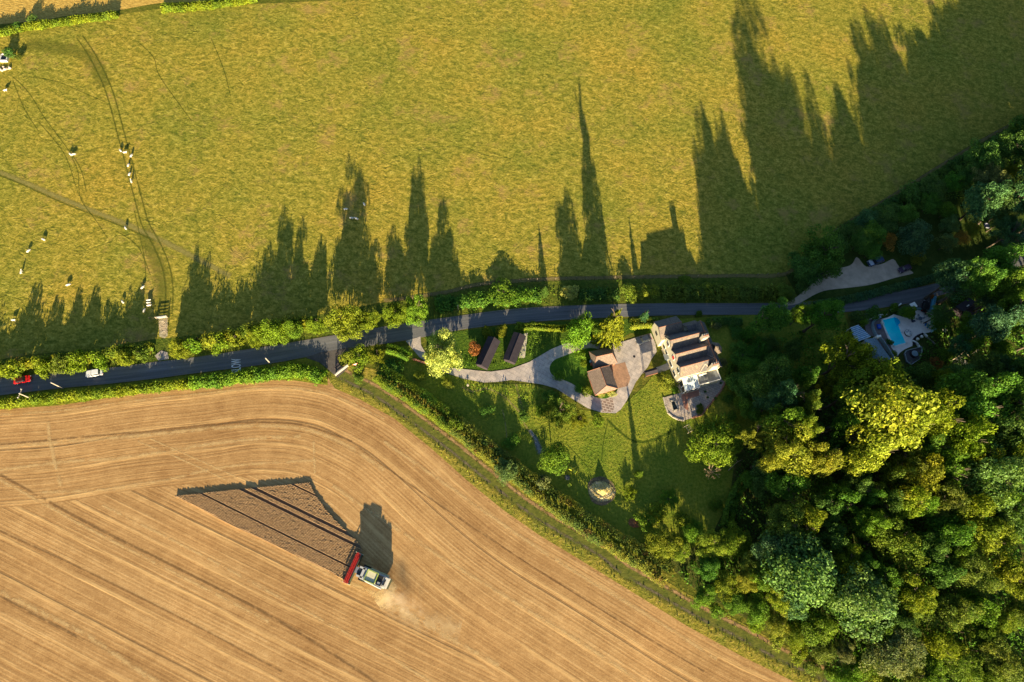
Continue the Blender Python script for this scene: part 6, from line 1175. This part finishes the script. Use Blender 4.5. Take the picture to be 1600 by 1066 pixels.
for x, y, r, k, c, h in ((1530,630,46,'broad','GD',25),(1510,680,36,'broad','YG',25),(1439,747,38,'broad','YG',21),(1568,745,52,'fine','B',25),(1484,727,28,'broad','G',22),(1420,784,22,'broad','YG',19),(1482,780,26,'fine','O',21),(1588,669,34,'broad','D',25),(1594,622,28,'fine','D',22),
    (1500,431,26,'broad','DB',21),(1474,487,18,'spray','B',12),(1470,506,13,'bush','GD',6),(1549,460,17,'fine','G',15),(1534,430,24,'fine','GD',26),(1570,412,28,'broad','GD',3+21),(1588,447,30,'broad','G',27),(1566,470,24,'fine','DB',19),(1566,498,30,'broad','DB',26),(1592,488,26,'fine','G',27),(1504,540,18,'fine','DB',11),(1483,552,11,'bush','G',5),(1465,567,9,'bush','R',4),(1516,582,22,'fine','B',13),(1467,590,12,'broad','YG',13),(1442,588,22,'broad','D',11),(1493,588,18,'broad','D',11),(1545,577,24,'broad','D',15),(1576,577,22,'broad','DB',16),(1596,580,20,'fine','GD',18),(1555,608,26,'broad','GD',19),(1514,616,24,'broad','GD',19),
    (1232,811,32,'fine','O',15),(1263,814,20,'broad','YG',17),(1254,890,52,'broad','B',20),(1326,879,28,'fine','YG',18),(1364,818,26,'broad','LG',19),(1401,845,38,'fine','G',19),(1352,940,50,'broad','B',19),(1430,928,30,'fine','YG',18),(1527,893,34,'fine','O',18),(1587,897,32,'fine','YG',18),(1496,957,30,'fine','O',15),(1530,950,24,'broad','G',14),(1566,974,20,'fine','X',13),(1412,978,22,'fine','D',14),(1401,1020,42,'fine','GR',14),(1475,1009,26,'broad','YG',13),(1507,1038,30,'broad','G',12),(1560,1020,32,'fine','O',13),(1590,1048,28,'fine','O',11),(1458,1050,24,'broad','G',11),(1217,972,22,'fine','X',8),(1246,992,20,'broad','YG',8),(1280,980,24,'broad','G',10),(1292,1015,20,'broad','O',8),(1322,1020,16,'fine','GR',9),(1332,1052,24,'broad','G',8),(1217,934,18,'broad','Y',11),(1458,857,28,'broad','D',14),(1487,830,26,'broad','GD',16),(1550,836,32,'fine','X',18),(1516,800,26,'broad','YG',17),(1586,800,28,'broad','D',16),(1444,788,20,'broad','G',15),(1384,780,20,'broad','D',13),
    (1201,741,24,'broad','D',10),(1232,754,26,'broad','GD',11),(1342,757,22,'broad','D',13),(1317,779,26,'broad','GD',12),(1195,765,18,'broad','D',9),(1178,752,16,'broad','GD',7),(1360,775,18,'broad','GD',13),(1290,795,20,'broad','D',11),(1300,835,24,'broad','D',12),(1215,850,24,'broad','DB',14),
    (1042,850,26,'broad','YG',6.5),(1084,832,18,'broad','G',6),(1112,850,24,'fine','Y',8),(1150,846,26,'fine','YG',8),(1107,888,18,'broad','GD',8),(1138,915,20,'broad','YG',8),(1168,909,20,'broad','Y',9),(1102,932,18,'broad','G',6),(1150,940,18,'broad','G',7),(1186,950,18,'broad','G',7),(1066,862,14,'fine','X',6),(1025,842,14,'fine','X',5),(1180,880,22,'broad','O',10),
    (1335,720,16,'broad','G',11),(1310,700,16,'bush','GD',9),(1325,660,20,'broad','GD',12),(1290,760,16,'bush','G',8),(1420,720,26,'broad','O',15),(1400,740,20,'fine','O',14),(1540,720,24,'broad','YG',19),(1600,710,26,'broad','YG',20),(1450,690,26,'broad','GD',18),(1550,660,24,'broad','D',18),(1560,780,20,'broad','G',17),(1500,860,24,'broad','G',15),(1475,895,22,'broad','D',13),(1385,900,24,'broad','GD',15),(1300,935,22,'broad','D',12),(1290,900,20,'broad','GD',15),(1600,960,24,'fine','O',14),(1540,990,22,'broad','G',12),(1440,960,20,'broad','O',13),(1380,985,20,'broad','G',12),(1360,1040,20,'broad','G',9),(1430,1055,24,'fine','O',10),(1540,1060,26,'broad','YG',10),(1240,940,22,'broad','DB',14),(1200,900,22,'broad','G',14),(1350,880,20,'broad','GD',15),(1460,1085,26,'broad','G',9),(1390,1080,24,'broad','YG',8),(1600,1090,28,'broad','O',9),(1250,1020,14,'bush','YG',4),(1215,1000,12,'bush','X',4),(1180,978,12,'bush','YG',3.5),(1120,955,12,'bush','G',3.5),(1270,1040,13,'bush','O',3.5),(1300,1055,13,'bush','G',4)):
    T(x, y, r, k, c, h=h)
# yard tree and the wooded garden north of the road
T(1283,391,37,'broad','GD','large broad tree spreading over the left end of the gravel yard',h=13,base=(1272,410)); T(1262,420,22,'broad','D',h=8); T(1230,457,14,'broad','O',h=5); T(1255,442,12,'bush','D',h=4); T(1245,405,12,'bush','D',h=4)
for x, y, r, k, c, h in ((1368,364,17,'broad','GD',8),(1347,374,17,'broad','D',8),(1363,392,15,'broad','GD',6),(1391,374,12,'bush','T',5),(1415,332,16,'broad','GD',7),(1431,369,26,'broad','DB',9),(1481,328,14,'broad','G',6),(1457,316,17,'fine','GD',7),(1436,314,12,'bush','GD',5),(1486,349,15,'fine','B',7),(1483,378,16,'fine','B',7),(1504,370,12,'fine','T',6),(1521,357,13,'fine','X',6),(1541,311,26,'broad','DB',16),(1557,280,34,'spray','GR',16),(1584,262,12,'spray','X',12),(1494,283,16,'broad','GD',8),(1462,290,20,'broad','D',8),(1515,272,18,'broad','D',10),(1541,240,26,'broad','D',15),(1588,227,24,'broad','D',16),(1384,341,19,'broad','D',8),(1400,330,12,'bush','D',6),(1357,343,16,'broad','DB',7),(1594,308,26,'broad','DB',18),(1573,317,22,'broad','D',17),(1335,362,14,'bush','D',6),(1425,300,16,'bush','D',6),(1565,345,16,'fine','DB',9),(1598,200,18,'bush','GD',8),(1320,380,14,'bush','D',6)):
    T(x, y, r, k, c, h=h)
T(1376,375,4,'bush','Y','tiny bright yellow shrub above the parked blue car',h=3.5); T(1435,400,13,'fine','X','amber shrub right of the gravel yard',h=4.0); T(1582,360,30,'spray','DB','feathery blue green conifer at the right edge',h=15)
T(1416,486,11,'dense','GD','left half of the clipped oval shrub above the pool',h=3.2); T(1424,488,11,'dense','LG','bright clipped oval shrub above the pool',h=4.2); T(1383,489,5,'cone','LG','small bright cone shrub above the curved white wall',h=3.2); T(1352,500,8,'bush','LG','bright bush left of the curved white wall',h=2.2); T(1340,493,12,'bush','D','dark bush above the striped canopy',h=2.6); T(1366,489,12,'bush','D','dark bush on the road edge above the white wall',h=2.2); T(1391,534,5,'bush','D','small dark bush overhanging the pool',h=1.5); T(1397,553,6,'bush','LG','light bush below the pool corner',h=1.4); T(1398,480,8,'bush','G','bush between road and curved wall',h=2.0)
T(1522,517,25,'dense','LG','wide oval yellow green tree below the dark cabin',h=12); T(1568,548,24,'dense','G','flat oval green tree right of the wooden corner frame',h=9)
T(1457,463,4,'bush','R','orange-red shrub at the top of the turquoise fence',h=1.6)
T(48,27,8,'bush','D','dark bush in the far hedge at the top left',h=3); T(22,38,7,'bush','D','small dark bush at the left end of the far hedge',h=2.5); T(12,80,9,'bush','D','dark thorn bush behind the water trough',h=2.6); T(27,88,6,'bush','O','olive brown thorn bush right of the water trough',h=1.8)
for i, (x, y, r, h, l) in enumerate(((1110,733,20,6,'leafless tan tree fanning out below the round evergreen'),(1318,674,22,14,'bleached dead tree fanned out in the wood, uppermost one'),(1322,722,17,12,'bleached dead tree in the wood, below the uppermost one'),(1286,757,15,10,'small bleached dead tree low in the wood'),(1238,770,17,10,'grey dead tree in the shade of the wood'),(1331,700,10,11,'thin bleached stem beside the golden crown'))):
    bare_tree(x, y, r, h, l, i, base=(x-12, y+14) if i else (1107, 740))
m = MB(); a = P(1138,735,.3); b = P(1152,722,.8); m.tube(a, b, .12, .07, 6); m.tube(b, P(1160,718,1.4), .07, .03, 5); m.tube(b, P(1150,714,1.0), .05, .02, 5); tag(m.build('fallen_branch', TWIG), 'pale fallen branch right of the leafless tan tree', 'branch')

# the wood goes on past the right edge of the photograph: these trees throw the shade over the upper right of the pasture
for k, (x, y, r, c, h) in enumerate(((1650,190,30,'D',18),(1700,150,32,'GD',19),(1690,230,34,'D',20),(1640,260,30,'DB',19),(1640,330,30,'D',19),(1700,310,34,'GD',21),(1760,220,34,'D',22),(1650,430,34,'D',22),(1720,400,36,'DB',23),(1650,520,36,'GD',23),(1720,500,38,'D',24),(1790,380,36,'D',24),(1790,300,36,'D',23),(1650,620,38,'GD',24),(1800,130,34,'D',20))):
    T(x, y, r, 'broad', c, h=h)

for x, y, r, c, h in ((1180,575,20,'GD',7),(1165,600,22,'D',8),(1215,565,20,'GD',9),(1175,640,18,'GD',9),(1240,545,16,'D',8),(1160,630,12,'G',5),(1145,650,9,'GD',3)):
    T(x, y, r, 'broad', c, h=h)
for x, y, r, c, h, l in ((1068,815,16,'YG',5,'yellow green bush at the foot of the lower lawn, left of the laurel hedge'),(1010,815,14,'LG',3.5,'fresh bush between the ash scar and the golden row'),(1120,790,9,'G',2.5,'small bush on the lawn left of the laurel hedge'),(820,650,9,'GD',1.8,'low bush beside the worn garden path'),(800,690,12,'GD',2.2,'dark bush on the shaded lawn left of the pebble stream'),(760,640,10,'GD',1.8,'low bush on the shaded lawn below the bird bath'),(845,640,10,'LG',2.2,'bright bush between path and olive conifer')):
    T(x, y, r, 'bush', c, l, h=h)
